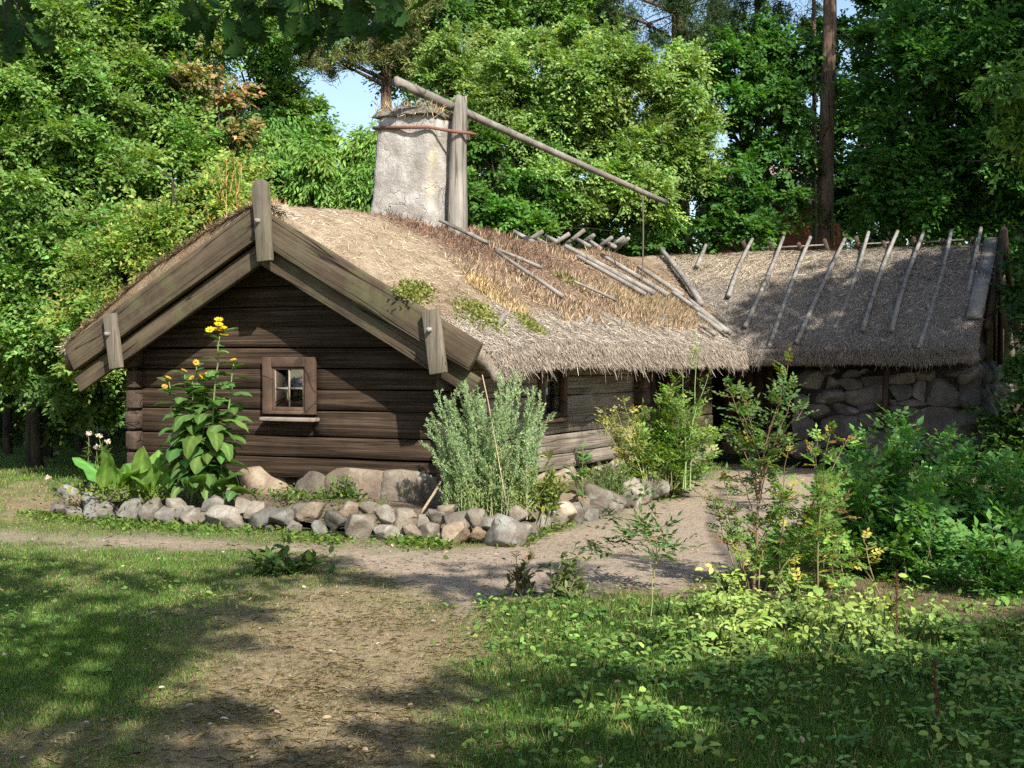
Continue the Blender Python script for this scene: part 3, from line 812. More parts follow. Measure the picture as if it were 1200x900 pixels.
# fork post beside the stack
pd = cd0 + .36
pb = on_d(534, 275, pd); pt = on_d(540, 113, pd)
npt = 16
g = Geo()
tt = np.linspace(0, 1, npt)
cx_ = pb[0] + (pt[0] - pb[0]) * tt + .012 * np.sin(tt * 7); zz = pb[1] - .3 + (pt[1] - pb[1] + .3) * tt
hw = np.interp(tt, [0, .25, .6, .9, 1], [.115, .11, .095, .08, .055]); hd = np.interp(tt, [0, .5, 1], [.12, .10, .075])
V = []
for a in range(12):
    th = 2 * math.pi * a / 12
    ca, sa = math.copysign(abs(math.cos(th)) ** .55, math.cos(th)), math.copysign(abs(math.sin(th)) ** .55, math.sin(th))
    wv = 1 + .06 * fbm(tt * 5 + a * 2.1, np.full(npt, a * .8), oct=3, seed=81)
    V.append(np.stack([cx_ + hw * ca * wv, pd + hd * sa * wv, zz + .02 * np.sin(a * 2.2) * (tt > .99)], -1))
V = np.array(V); i = np.arange(12)[:, None]; j = np.arange(npt - 1)[None, :]
q = np.stack([i * npt + j, ((i + 1) % 12) * npt + j, ((i + 1) % 12) * npt + j + 1, i * npt + j + 1], -1).reshape(-1, 4)
g.add(V.reshape(-1, 3), [q, np.array([[k * npt + npt - 1 for k in range(12)]])])
post = g.build('fork_post', M['old_wood'], cot, smooth_=True)
g = Geo(); p2 = on_d(549, 122, pd + .30)
g.tube([(cx_[-4] + .0, pd + .2, zz[-4] - .12), (p2[0] - .05, pd + .24, p2[1] - .08), (p2[0] - .03, pd + .25, p2[1] + .03)], [.05, .045, .035], 8, wob=.06); g.build('prong', M['old_wood'], post)
# rusty iron strap round stack and post
bz = on_d(475, 151, cd0)[1]
g = Geo(); e = .035
loop = [(sLt - e - .015, cd0 - e, bz + .04), (sRt, cd0 - e - .005, bz - .01), (cx_[11] + .05, pd - .135, bz - .05), (cx_[11] + .17, pd - .06, bz - .06), (cx_[11] + .17, pd + .13, bz - .05), (sRt + e, cd0 + cdep + e, bz), (sLt - e, cd0 + cdep + e, bz + .03), (sLt - e - .015, cd0 - e, bz + .04)]
g.tube(loop, .022, 6, (.16, .075, .05)); g.build('iron_strap', M['iron'], chim)

# ------------------------------------------------------------------ poles laid on the roof
def roof_pole(b, t, rad, k_fit=True, off=None, name='roof_pole', bend=.02):
    off = rad * 1.0 + .065 if off is None else off
    B = roofhit(b[0], b[1], off); f = .8
    Q = roofhit(b[0] + (t[0] - b[0]) * f, b[1] + (t[1] - b[1]) * f, off)
    while Q is None or Q[1] - B[1] > 4 or abs(Q[0] - B[0]) > 4:
        f -= .06; Q = roofhit(b[0] + (t[0] - b[0]) * f, b[1] + (t[1] - b[1]) * f, off)
        if f < .2: Q = B + np.array([0, .5, .4]); break
    best, bk = 1e9, 1
    for k in np.linspace(1, 3.2, 200):
        p = B + (Q - B) * k; pu, pv = project(loc2w(*p))
        e = (pv - t[1]) ** 2
        if e < best: best, bk = e, k
    T = B + (Q - B) * bk
    tt = np.linspace(0, 1, 9)[:, None]
    side = norm(np.cross(T - B, np.array([0, 0, 1.0]))[None])[0]
    pts = B + (T - B) * tt + side * (bend * rng.normal() * np.sin(tt * np.pi) + bend * .15 * np.sin(tt * 7 + rng.random() * 6)) + np.array([0, 0, 1]) * (bend * .3 * np.sin(tt * np.pi))
    r = rad * np.linspace(1.12, .82, 9)
    tone = (.6 if B[0] > 2.6 or B[1] > 8.3 else .95) * np.exp(rng.normal(0, .12))  # wing poles coloured darker, standing in for the weaker light there
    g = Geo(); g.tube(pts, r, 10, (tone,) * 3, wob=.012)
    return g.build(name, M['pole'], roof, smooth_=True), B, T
wing_poles = [((817, 312), (827, 287)), ((854, 347), (882, 280)), ((873, 383), (918, 278)), ((902, 406), (950, 278)), ((933, 402), (990, 280)), ((968, 411), (1018, 272)),
              ((1011, 387), (1052, 271)), ((1045, 387), (1082, 273)), ((1077, 408), (1115, 270)), ((1123, 412), (1150, 267))]
for b, t in wing_poles:
    roof_pole(b, t, .035)
for b, t, r in (((767, 344), (662, 288), .055), ((783, 346), (704, 298), .05), ((756, 345), (676, 300), .045), ((800, 347), (748, 312), .055), ((857, 391), (788, 342), .05), ((852, 389), (806, 350), .05),
                ((846, 388), (817, 367), .05), ((838, 392), (819, 380), .05), ((572, 285), (515, 258), .036), ((620, 321), (580, 293), .03), ((660, 348), (618, 319), .035), ((635, 314), (580, 291), .03), ((722, 352), (673, 330), .025)):
    roof_pole(b, t, r * .75, bend=.015, off=.12)
_, B, T = roof_pole((822, 356), (774, 291), .046, off=.12)
# crossed pole heads along the two ridges
def head(u0, v0, u1, v1, s0_, s1_, r=.036):
    du, dv_ = u1 - u0, v1 - v0; u1, v1, u0, v0 = u1 + .25 * du, v1 + .25 * dv_, u0 - .3 * du, v0 - .3 * dv_
    d0, z0_ = on_s(u0, v0, s0_); d1, z1_ = on_s(u1, v1, s1_)
    g = Geo(); g.tube([(s0_, d0, z0_), (s1_, d1, z1_)], [r, r * .95], 8, wob=.03); g.build('ridge_pole', M['pole'], roof, smooth_=True)
for a in ((617, 283.5, 632, 273.5), (645, 288, 663, 276.5), (665, 285, 681, 272.5), (681, 286, 693, 277.5), (701, 290, 714, 280.5), (714, 290, 728, 280), (724, 290, 734, 281.5)):
    head(*a, -.22, .16)
for a in ((621, 281.5, 606, 273.5), (650, 282, 641.5, 278), (641, 287, 631, 281), (701, 289.5, 690.5, 282), (688, 287, 677, 281), (718, 288, 708, 283)):
    head(*a, .2, -.14)
for u in (874, 905, 939, 969, 1006, 1038, 1073, 1107, 1142):
    s_, z_ = on_d(u, 283, WD)
    g = Geo(); z_ = 3.54
    g.tube([(s_ + .02, WD + .5, z_ - .32), (s_ - .02, WD - .10, z_ + .13 + rng.uniform(-.06, .05))], .038, 8, (.45, .42, .4), wob=.04); g.build('ridge_pole', M['log_end'], roof)
for a_, b_ in ((2.3, 3.4), (3.7, 4.5), (4.9, 5.6)):
    g = Geo(); g.tube([(a_, WD + .06, 3.60), (b_, WD + .05, 3.62)], .014, 6, (.6, .6, .55), wob=.03); g.build('ridge_rail', M['pole'], roof)
for u, v in ((588, 377), (731, 381), (690, 377), (779, 374)):
    p = roofhit(u - 4, v + 6, .0); g = Geo(); g.tube([p + (-.05, 0, -.06), p + (.03, .08, .13)], .028, 6); g.build('eave_stake', M['pole'], roof)

# verge of the wing: edge board on the roof, gable posts, dark end
def on_wing(s, d, off): return np.array([s, d, float(wing_top(np.array(s), np.array(d))) + off])
g = Geo()
A0, A1, B0, B1 = on_wing(SR - .16, 8.6, .05), on_wing(SR + .06, 8.6, .05), on_wing(SR - .16, 10.66, .07), on_wing(SR + .06, 10.66, .07)
up = np.array([0, -.02, .045])
g.add([A0, A1, B1, B0, A0 + up, A1 + up, B1 + up, B0 + up], [np.array([(3, 2, 1, 0), (4, 5, 6, 7), (0, 1, 5, 4), (1, 2, 6, 5), (2, 3, 7, 6), (3, 0, 4, 7)])], (.55, .55, .58)); g.build('verge_board', M['pole'], roof)
for dd in (8.7, 12.7):
    t0 = on_wing(SR + .12, WD, .02); t1 = on_wing(SR + .12, dd, -.04)
    g = Geo(); g.tube([t0 + (0, 0, .22), t1 + (0, 0, -.12)], [.055, .065], 6, (.6, .6, .6), wob=.02); g.build('gable_rafter', M['plank_dark'], cot)
g = Geo(); g.tube([(SR + .08, WD, 1.6), (SR + .08, WD, 3.74)], [.05, .035], 6, (.6, .6, .6), wob=.03); g.build('gable_post', M['plank_dark'], cot)
for dd, zt_ in ((9.3, 2.2), (9.9, 2.7), (11.4, 2.7), (12.1, 2.2)):
    g = Geo(); g.tube([(SR - .06, dd, 1.45), (SR - .06, dd + .03, zt_)], .05, 6, wob=.04); g.build('gable_post', M['log_end'], cot)
# ------------------------------------------------------------------ stone walls of the wing
WF = 8.62
wl = [(125,205,150,110),(235,205,78,78),(325,215,110,90),(440,190,110,72),(250,275,112,75),(400,265,185,112),(90,300,85,92),(178,280,66,62),(180,345,120,80),(305,340,138,55),(425,335,108,66),(485,322,36,68),(545,315,64,40),
      (575,262,114,80),(665,255,92,100),(645,315,134,46),(800,255,170,128),(570,180,150,62),(710,165,122,60),(840,160,132,62),(105,420,128,152),(290,450,205,165),(435,415,118,102),(575,385,155,114),(600,440,110,36),
      (785,400,265,164),(480,525,215,140),(660,480,92,46),(655,545,104,84),(815,545,255,120),(240,580,190,110),(100,540,140,90),(330,160,90,44),(222,150,70,40),(392,150,60,36),(500,385,50,90),(365,460,40,60),(710,440,60,60),(930,250,90,150),(960,400,100,150),(950,540,110,110)]
g = Geo()
s_a, s_b = on_d(931, 480, WF)[0], 6.0
g.box((s_a + .05, WF + .025, .0), (s_b, WF + .5, 1.66), (1, 1, 1), 1)
for k, (a, b_, w, h) in enumerate(wl):
    u, v = 920 + a / 4.286, 400 + b_ / 4.286
    s, z = on_d(u, v, WF); sc = 20.6 / FPX / 4.286
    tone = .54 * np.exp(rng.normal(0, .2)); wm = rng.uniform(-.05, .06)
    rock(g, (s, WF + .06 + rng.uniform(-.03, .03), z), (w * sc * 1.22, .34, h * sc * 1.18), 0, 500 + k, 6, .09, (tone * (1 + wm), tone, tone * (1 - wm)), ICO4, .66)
for k in range(46):       # end face of the wing
    row = k // 9; dd = 8.8 + (k % 9) * .5 + .2 * (row % 2); zz_ = .18 + row * .32
    tone = .6 * np.exp(rng.normal(0, .15))
    rock(g, (s_b - .03, dd, zz_), (.40, .66 + rng.uniform(-.1, .1), .42), 0, 560 + k, 10, .08, (tone,) * 3)
g.box((s_b - .3, WF + .5, 0), (s_b - .06, 12.8, 1.62), (1, 1, 1), 1)
g.box((3.3, 12.5, 0), (s_b - .3, 12.8, 1.62), (1, 1, 1), 1)
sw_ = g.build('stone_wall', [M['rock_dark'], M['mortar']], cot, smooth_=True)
g = Geo(); p = on_d(1038, 432, WF - .2); p2 = on_d(1036, 505, WF - .2); g.tube([(p[0], WF - .16, p[1] + .1), (p2[0], WF - .2, p2[1])], [.05, .045], 6, wob=.04); g.build('prop_post', M['plank_dark'], cot)
g = Geo(); g.box((3.3, 8.42, 1.665), (6.02, 8.75, 1.735)); g.build('eave_plate', M['log_dark'], cot, bevel=.02)

# ------------------------------------------------------------------ lever pole with its rope
L0, L1 = at(463, 95, 16.9), at(780, 237, 20.5); LF = at(540, 128, 17.75)
t = np.linspace(0, 1, 14)[:, None]
pts = L0 + (L1 - L0) * t
lev = thing('lever_pole', 'long grey pole slung through the forked post beside the chimney, sloping down to the right', 'pole', tuple(LF))
g = Geo(); g.tube(pts, np.interp(t[:, 0], [0, .2, .3, 1], [.066, .058, .050, .040]), 10, (.72, .72, .72), wob=.03); g.build('pole', M['lever'], lev, LF, smooth_=True)
Rp = L0 + (L1 - L0) * ((752 - 463) / (780 - 463.0) * .985)
uu, vv = project(Rp)
g = Geo(); bot_ = Rp.copy(); bot_[2] = at(752, 378, Rp[1])[2]
k = np.linspace(0, 1, 12)[:, None]
g.tube(Rp + (bot_ - Rp) * k + np.array([.012, .0, 0]) * np.sin(k * 5), .011, 5, (.12, .10, .08)); g.build('rope', M['rope'], lev, LF)
SKY, SUNS, EXPO = .11, 5.0, .94
# ================================================================== GROUND
PATH = np.array([(-400,612),(-100,616),(60,626),(230,632),(400,642),(480,646),(560,646),(630,630),(690,610),(770,586),(815,565),(850,548),(960,540),(960,600),(905,640),(850,672),(800,682),(720,682),(650,690),(575,692),(540,720),(520,700),(470,690),(430,672),(380,655),(300,648),(150,640),(0,637),(-300,640)], float)
TROD = np.array([(380,668),(520,690),(565,700),(555,760),(530,820),(515,900),(500,1000),(130,1000),(150,900),(190,820),(235,760),(300,700)], float)
SOIL = np.array([(690,660),(780,650),(860,650),(960,660),(1060,672),(1160,690),(1230,705),(1230,735),(1120,728),(1000,706),(900,702),(780,700),(690,692)], float)
SHRUB = np.array([(930,640),(960,560),(1230,540),(1300,560),(1300,700),(1180,690),(1000,680)], float)
LAWN_DRY = np.array([(0,575),(50,570),(90,590),(60,612),(0,616)], float)
def poly_sd(u, v, P):
    """signed distance in photo pixels to a ground patch outline, negative inside"""
    best = np.full(u.shape, 1e9); ins = np.zeros(u.shape, bool)
    for a, b in zip(P, np.roll(P, -1, 0)):
        e = b - a; w0, w1_ = u - a[0], v - a[1]
        t = np.clip((w0 * e[0] + w1_ * e[1]) / (e @ e), 0, 1)
        best = np.minimum(best, np.hypot(w0 - e[0] * t, w1_ - e[1] * t))
        c = ((a[1] > v) != (b[1] > v)) & (u < (b[0] - a[0]) * (v - a[1]) / (b[1] - a[1] + 1e-12) + a[0])
        ins ^= c
    return np.where(ins, -best, best)
def masks(x, y):
    """how much path, trodden dry grass and bare soil lies at a place of the garden"""
    u, v = project(np.stack([x, y, np.zeros_like(x)], -1))
    n = fbm(x * .9, y * .9, oct=4, seed=101); n2 = fbm(x * 3.5, y * 3.5, oct=3, seed=102)
    j = 26 * n + 14 * n2
    front = y > 3
    path = smooth(12, -12, poly_sd(u, v, PATH) + .55 * j * np.clip((v - 540) / 120, .3, 1.2)) * front
    trod = smooth(85, -70, poly_sd(u, v, TROD) + 2.2 * j) * front
    soil = smooth(10, -10, poly_sd(u, v, SOIL) + .6 * j) * front
    shr = smooth(20, -20, poly_sd(u, v, SHRUB) + .6 * j) * front
    dryl = smooth(14, -14, poly_sd(u, v, LAWN_DRY) + .6 * j) * front
    lowl = smooth(780, 900, v + 60 * n) * smooth(330, 60, u + 90 * n) * .55 * front
    dry = np.clip(np.maximum(np.maximum(trod * .95, dryl * .8), lowl) + .6 * np.clip(n, 0, 1) * (u < 640), 0, 1)
    return path, dry, np.maximum(soil, shr), u, v
def gz(x, y):
    return .026 * fbm(x * .7, y * .7, oct=3, seed=111) + .012 * fbm(x * 3.2, y * 3.2, oct=4, seed=112)
xs = np.concatenate([np.linspace(-90, -9, 26)[:-1], np.linspace(-9, 9, 260), np.linspace(9, 90, 26)[1:]])
ys = np.concatenate([np.linspace(-30, 3.5, 16)[:-1], np.linspace(3.5, 14, 190)[:-1], np.linspace(14, 24, 100)[:-1], np.linspace(24, 160, 40)])
X, Y = np.meshgrid(xs, ys, indexing='ij')
path, dry, soil, U, V_ = masks(X, Y)
n1 = fbm(X * 2, Y * 2, oct=4, seed=121)[..., None]; n2 = fbm(X * 7, Y * 7, oct=3, seed=122)[..., None]
green = np.array((.095, .125, .042)) * (1 + .3 * n1 + .3 * n2); dryc = np.array((.275, .21, .13)) * (1 + .22 * n1 + .3 * n2)
dirt = np.array((.34, .27, .20)) * (1 + .10 * n1 + .10 * n2); soilc = np.array((.17, .115, .075)) * (1 + .2 * n1 + .2 * n2)
mixc = lambda a, b, m: a * (1 - m[..., None]) + b * m[..., None]
col = mixc(mixc(mixc(green, dryc, dry), soilc, soil), dirt, path)
m, nt, out = newmat('garden_ground'); b = NB(nt)
v_ = b.coord((1, 1, 1)); a_ = b.noise(v_, 14, 6, .7); c_ = b.noise(v_, 80, 4, .7); d_ = b.noise(v_, 3, 4, .6)
cc = b.mix(1.0, b.attr(), b.ramp(a_, [(.25, .66), (.75, 1.3)]), 'MULTIPLY'); cc = b.mix(1.0, cc, b.ramp(c_, [(.3, .72), (.7, 1.25)]), 'MULTIPLY')
cc = b.mix(b.ramp(c_, [(.66, 0.0), (.74, .45)]), cc, (.40, .36, .30))
b.bsdf(out, cc, .95, .12, b.bump(b.math('ADD', a_, b.math('MULTIPLY', c_, .5)), .9, .035))
M['ground'] = m
g = Geo(); nx, ny = X.shape
i, j = np.meshgrid(np.arange(nx - 1), np.arange(ny - 1), indexing='ij'); i, j = i.ravel(), j.ravel()
g.add(np.stack([X, Y, gz(X, Y)], -1).reshape(-1, 3), [np.stack([i * ny + j, (i + 1) * ny + j, (i + 1) * ny + j + 1, i * ny + j + 1], -1)], col.reshape(-1, 3))
tag(g.build('ground', M['ground'], smooth_=True), 'garden ground of trodden dirt, dry turf and lawn', kind='structure')

# raised bed soil between the border stones and the house
def wall_base(u): return np.interp(u, [40, 60, 130, 230, 330, 420, 500, 590, 640, 700, 760, 800, 830], [604, 607, 613, 619, 626, 635, 637, 642, 622, 606, 590, 579, 566])
uu = np.linspace(58, 800, 60); F0 = np.array([onground(a, wall_base(a) - 9) for a in uu])
g = Geo(); rows = []
for q, f in enumerate(np.linspace(0, 1, 10)):
    tgt = []
    for k in range(60):
        p = F0[k]; d_ = np.dot(p - HO, HY); s_ = np.dot(p - HO, HX)
        hs, hd = np.clip(s_, -2.3, 1.98), max(d_, .05)          # closest spot at the foot of the wall
        if s_ < -2.3: hd = .3; hs = -2.3
        tgt.append(loc2w(hs, hd, 0))
    tgt = np.array(tgt)
    P = F0 * (1 - f) + tgt * f
    P[:, 2] = (.05 + .17 * smooth(0, .25, f)) + .03 * fbm(P[:, 0] * 3, P[:, 1] * 3, oct=3, seed=130)
    rows.append(P)
V = np.array(rows); i, j = np.meshgrid(np.arange(9), np.arange(59), indexing='ij'); i, j = i.ravel(), j.ravel()
n1 = fbm(V[..., 0] * 5, V[..., 1] * 5, oct=3, seed=131)[..., None]
g.add(V.reshape(-1, 3), [np.stack([i * 60 + j, i * 60 + j + 1, (i + 1) * 60 + j + 1, (i + 1) * 60 + j], -1)], (np.array((.15, .115, .08)) * (1 + .35 * n1)).reshape(-1, 3))
tag(g.build('bed_soil', M['ground'], smooth_=True), 'soil of the raised bed along the cottage', kind='structure')

# ================================================================== STONES
bo = onground(420, 630)
border = thing('dry_stone_border', 'low border of loosely stacked grey field stones edging the bed before the cottage', 'stone border', tuple(bo))
st = [(66,598,23,17),(84,579,27,17),(112,571,27,14),(87,591,26,17),(112,590,32,25),(88,603,31,17),(124,597,44,29),(157,596,27,28),(177,600,27,26),(194,604,30,22),(214,603,22,18),(233,605,34,21),(267,608,50,27),(308,609,38,27),(335,607,32,24),(363,602,30,21),
      (376,620,20,17),(396,608,32,21),(424,617,42,33),(452,604,30,20),(476,609,27,27),(451,621,32,19),(483,624,21,17),(497,612,19,21),(513,605,26,16),(504,622,24,20),(536,611,32,22),(535,625,39,27),(557,607,22,20),(577,614,30,18),(560,624,22,15),(591,625,56,35),
      (605,604,24,18),(624,601,22,18),(651,602,40,26),(672,601,32,22),(676,586,32,19),(704,585,40,26),(694,598,26,18),(736,581,30,28),(753,576,27,22),(765,563,17,17),(775,573,17,18),(787,569,17,24),(797,566,14,22),(817,556,16,14),
      (150,610,18,12),(250,590,28,18),(285,595,26,18),(320,622,20,12),(345,618,22,16),(410,598,26,16),(640,614,22,15),(722,592,20,16),(206,594,24,18),(298,598,26,18),(350,598,26,18),(436,596,28,16),(525,598,24,14),(140,580,26,16),(46,604,16,10),(520,631,18,12),(470,632,18,10),(386,632,16,10)]
st += [(u_, wall_base(u_) - 9 - 2 * (q_ % 2), np.interp(u_, [600, 800], [34, 22]), np.interp(u_, [600, 800], [25, 19])) for q_, u_ in enumerate(range(616, 806, 17))]
for k, (u, v, w, h) in enumerate(st):
    fz = 1.1 if u > 630 else 1.0; w *= fz; h *= fz; base = onground(u, wall_base(u)); zc = max(0.02, CAM_H - (v - 424) / FPX * base[1])
    Yc = base[1] + .10 + .75 * max(0, zc - .08); p = at(u, v, Yc); sc = Yc / FPX
    g = Geo(); tone = .76 * np.exp(rng.normal(0, .17)); wm = rng.normal(.0, .045)
    if (u, v) in ((87, 591), (560, 624), (676, 586)): wm = .16
    if (u, v) == (676, 586): tone = .75
    if (u, v) in ((396, 608), (335, 607), (308, 609)): wm = -.06; tone *= .8
    rock(g, p - bo, (w * sc * 1.16, w * sc * rng.uniform(.9, 1.2), h * sc * 1.25 * rng.uniform(.9, 1.15)), rng.uniform(-.5, .5), 700 + k, 13, .16, (tone * (1 + wm), tone, tone * (1 - wm)), ICO4, .8)
    o = g.build('stone', M['rock'], border, smooth_=True); o.rotation_euler = (0, 0, 0)
loose = [(425, 657, 24, 11, 'angular pale grey stone lying at the edge of the weed patch on the lawn'), (312, 652, 36, 8, 'flat grey stone half hidden under the weeds on the lawn'), (557, 707, 20, 9, 'small flat pale stone on the trodden ground before the green plants'),
         (273, 678, 16, 7, 'small sunken stone in the shaded turf'), (395, 646, 18, 6, 'flat grey stone level with the path below the border'), (458, 671, 16, 10, 'small brownish stone at the end of the weed patch'), (738, 897, 30, 9, 'pinkish stone at the bottom edge of the picture among the ground cover'), (25, 603, 22, 6, 'flat pale stone in the grass left of the border')]
for k, (u, v, w, h, lab) in enumerate(loose):
    p = onground(u, v + h / 2); sc = p[1] / FPX
    g = Geo(); rock(g, (0, 0, .2 * h * sc), (w * sc, w * sc * .8, h * sc * 1.9), 0, 900 + k, 9, .1, (1.15, 1.12, 1.1) if k != 5 else (.95, .8, .65))
    tag(g.build('stone', M['rock'], None, p, smooth_=True), lab, 'stone', 'loose stones on the ground')
g = Geo()
for k in range(2): pass
# flat slabs before the door
for k, (u, v, w, h, lab) in enumerate([(845, 556, 60, 8, 'broad flat doorstep slab in front of the cottage passage'), (800, 552, 46, 10, 'flat step stone partly hidden behind the leafy bush by the door'), (960, 548, 90, 10, 'long low sill stone at the foot of the wing wall, behind the shrubs')]):
    p = onground(u, v + h / 2); sc = p[1] / FPX
    g = Geo(); rock(g, (0, 0, .02), (w * sc, .7, h * sc * 2.2), 0, 930 + k, 6, .06, (1.05, 1, .95), ICO4)
    tag(g.build('stone', M['rock'], None, p, smooth_=True), lab, 'stone', 'loose stones on the ground')

# ================================================================== PLANT KIT
def up_normals(n, up=1.0, rnd=.7):
    return norm(rvec(n) * rnd + np.array([0, 0, up]))
def stem_path(b, tip, sag=.08, n=9, wob=.02):
    t = np.linspace(0, 1, n)[:, None]; b = np.asarray(b, float); tip = np.asarray(tip, float)
    out_ = (tip - b) * np.array([1, 1, 0]); 
    p = b + (tip - b) * t - out_ * (np.sin(np.pi * t) * sag * 2.0) + np.cumsum(rng.normal(0, wob / n ** .5, (n, 3)), 0) * t
    return p
def on_path(p, t):
    t = np.asarray(t); k = np.clip(t, 0, .9999) * (len(p) - 1); i = k.astype(int); f = (k - i)[:, None]
    return p[i] * (1 - f) + p[i + 1] * f, norm(p[i + 1] - p[i])
def compound(g, P, A, N, L, pairs, lf, lw, col, tmpl=T_RHOMB, gst=None, stemc=(.12, .14, .05)):
    """pinnate leaves: a rachis with pairs of leaflets and one at the tip"""
    n = len(P); A = norm(A); N = norm(N - A * (N * A).sum(-1, keepdims=True)); S = np.cross(N, A); L = np.broadcast_to(np.asarray(L, float), (n,))
    for q in range(pairs + 1):
        f = .35 + .65 * q / pairs if pairs else 1.0
        B = P + A * (L * f)[:, None] - N * (L * .18 * f * f)[:, None]
        sz = L * lf * (1.0 - .25 * abs(f - .65)) 
        if q == pairs:
            leaves(g, B, A, N + .25 * rvec(n), sz * 1.1, sz * lw, col, tmpl)
        else:
            for sg_ in (-1, 1):
                leaves(g, B, norm(S * sg_ + A * .5 + .15 * rvec(n) - N * .1), N + .3 * rvec(n), sz, sz * lw, col, tmpl)
    if gst is not None:
        side = S * .0016
        V = np.stack([P - side, P + side, P + A * L[:, None] + side - N * (L * .18)[:, None], P + A * L[:, None] - side - N * (L * .18)[:, None]], 1)
        gst.add(V.reshape(-1, 3), [np.arange(n * 4).reshape(n, 4)], stemc)
def bigleaf(g, base, az, L, W, el0, droop, col, wave=.06, petiole=.15, roll=0.0, tip=1.0, nu=11, nv=7):
    """one large broad leaf along an arching midrib"""
    t = np.linspace(0, 1, nu); el_ = el0 - droop * t ** 1.3
    h = np.array([math.cos(az), math.sin(az), 0]); sd = np.array([-math.sin(az), math.cos(az), 0])
    step = L / (nu - 1); c = np.zeros((nu, 3)); c[0] = base
    for k in range(1, nu): c[k] = c[k - 1] + step * (h * math.cos(el_[k]) + np.array([0, 0, math.sin(el_[k])]))
    tp = np.clip((t - petiole) / (1 - petiole), 0, 1)
    wd = W / 2 * np.sin(np.pi * tp ** .75) ** .8 * (t > petiole) + .006
    up = np.cross(np.stack([np.gradient(c[:, k]) for k in range(3)], -1), sd) * -1; up = norm(up)
    V, C = [], []
    ph = rng.random() * 6
    for k in range(nv):
        e = (k / (nv - 1) * 2 - 1)
        off = sd * math.cos(roll) ; 
        V.append(c + (wd * e)[:, None] * (sd * math.cos(roll) + up * math.sin(roll)) + up * ((.22 * abs(e) ** 1.2 * wd) + wave * W * np.sin(t * 16 + ph + e * 2) * abs(e) ** 2)[:, None])
        lightrib = 1.0 + .55 * (abs(e) < .05)
        C.append(np.tile(np.asarray(col) * lightrib * np.array([1, 1, 1]), (nu, 1)) * (1 + .12 * np.sin(t * 34 + abs(e) * 5))[:, None])
    V = np.array(V); i = np.arange(nv - 1)[:, None]; j = np.arange(nu - 1)[None, :]
    q = np.stack([i * nu + j, i * nu + j + 1, (i + 1) * nu + j + 1, (i + 1) * nu + j], -1).reshape(-1, 4)
    g.add(V.reshape(-1, 3), [q], np.array(C).reshape(-1, 3))
def groundz(p): return .20
class Plant:
    def __init__(self, name, label, cat, base, group=None):
        self.o = thing(name, label, cat, tuple(base), 0, group); self.b = np.asarray(base, float); self.st = Geo(); self.lf = Geo()
    def done(self, leafmat='leaf', smooth_leaf=False):
        if self.st.n: self.st.build('stem', M['stemcol'], self.o, self.b, smooth_=True)
        if self.lf.n: self.lf.build('foliage', M[leafmat], self.o, self.b, smooth_=smooth_leaf)
        return self.o

# ---- elecampane by the window
B = at(243, 590, 14.0); B[2] = .21
pl = Plant('elecampane', 'tall elecampane with big drooping leaves and yellow flower heads by the gable window', 'flowering plant', B)
tops = [(257, 386, 1), (231, 420, 1), (196, 441, 1), (214, 437, 1), (241, 444, 1), (233, 454, 1), (278, 423, 1), (222, 446, 1)]
flowers = []
for k, (u, v, f) in enumerate(tops):
    T = at(u, v, 14.0 + rng.uniform(-.18, .18)); b0 = B + np.array([(u - 243) / FPX * 14 * .42 + rng.normal(0, .05), rng.normal(0, .08), 0])
    p = stem_path(b0, T, .05, 12, .03); pl.st.tube(p, np.linspace(.016, .006, 12), 6, (.14, .19, .07))
    flowers.append((p[-1], k))
    m_ = 22
    ts = np.linspace(.2, .985, m_); Q, Tn = on_path(p, ts)
    for q in range(m_):
        f_ = ts[q]; az = q * 2.4 + k * 1.3
        L = np.interp(f_, [.2, .55, .8, 1], [.38, .32, .24, .17]) * rng.uniform(.85, 1.15)
        bigleaf(pl.lf, Q[q], az, L, L * .46, rng.uniform(.3, .8), np.interp(f_, [.3, 1], [1.9, .9]), vary(1, (.08, .16, .045), .2)[0], .05, .05, rng.normal(0, .25), nu=8, nv=5)
for q in range(20):
    az = q * 2.4; b0 = B + np.array([rng.normal(0, .16), rng.normal(0, .12), 0])
    L = rng.uniform(.38, .60); bigleaf(pl.lf, b0, az if math.sin(az) < .6 else -az, L, L * .30, rng.uniform(1.2, 1.5), rng.uniform(1.4, 3.0), vary(1, (.10, .18, .055), .2)[0], .06, .22, rng.normal(0, .4))
for (u, v, az, L, W, e0, dr_) in ((205, 505, 3.5, .34, .17, .5, 1.9), (222, 490, 4.0, .4, .18, .6, 2.1), (196, 515, 3.3, .30, .15, .3, 1.8), (282, 495, -.4, .42, .17, .5, 1.6), (250, 490, 4.6, .36, .16, .7, 1.8), (232, 508, 4.4, .44, .17, .2, 1.9), (270, 520, -.8, .4, .16, .5, 2.2), (215, 482, 3.0, .3, .14, .6, 1.5), (262, 505, -1.2, .42, .16, .3, 1.8), (290, 495, -.1, .3, .13, .3, 1.1)):
    bigleaf(pl.lf, at(240 + (u - 240) * .40, v, 13.9), az, L, W, e0, dr_, vary(1, (.095, .175, .05), .15)[0], .06, .12, rng.normal(0, .2))
pl.done('leaf', True)
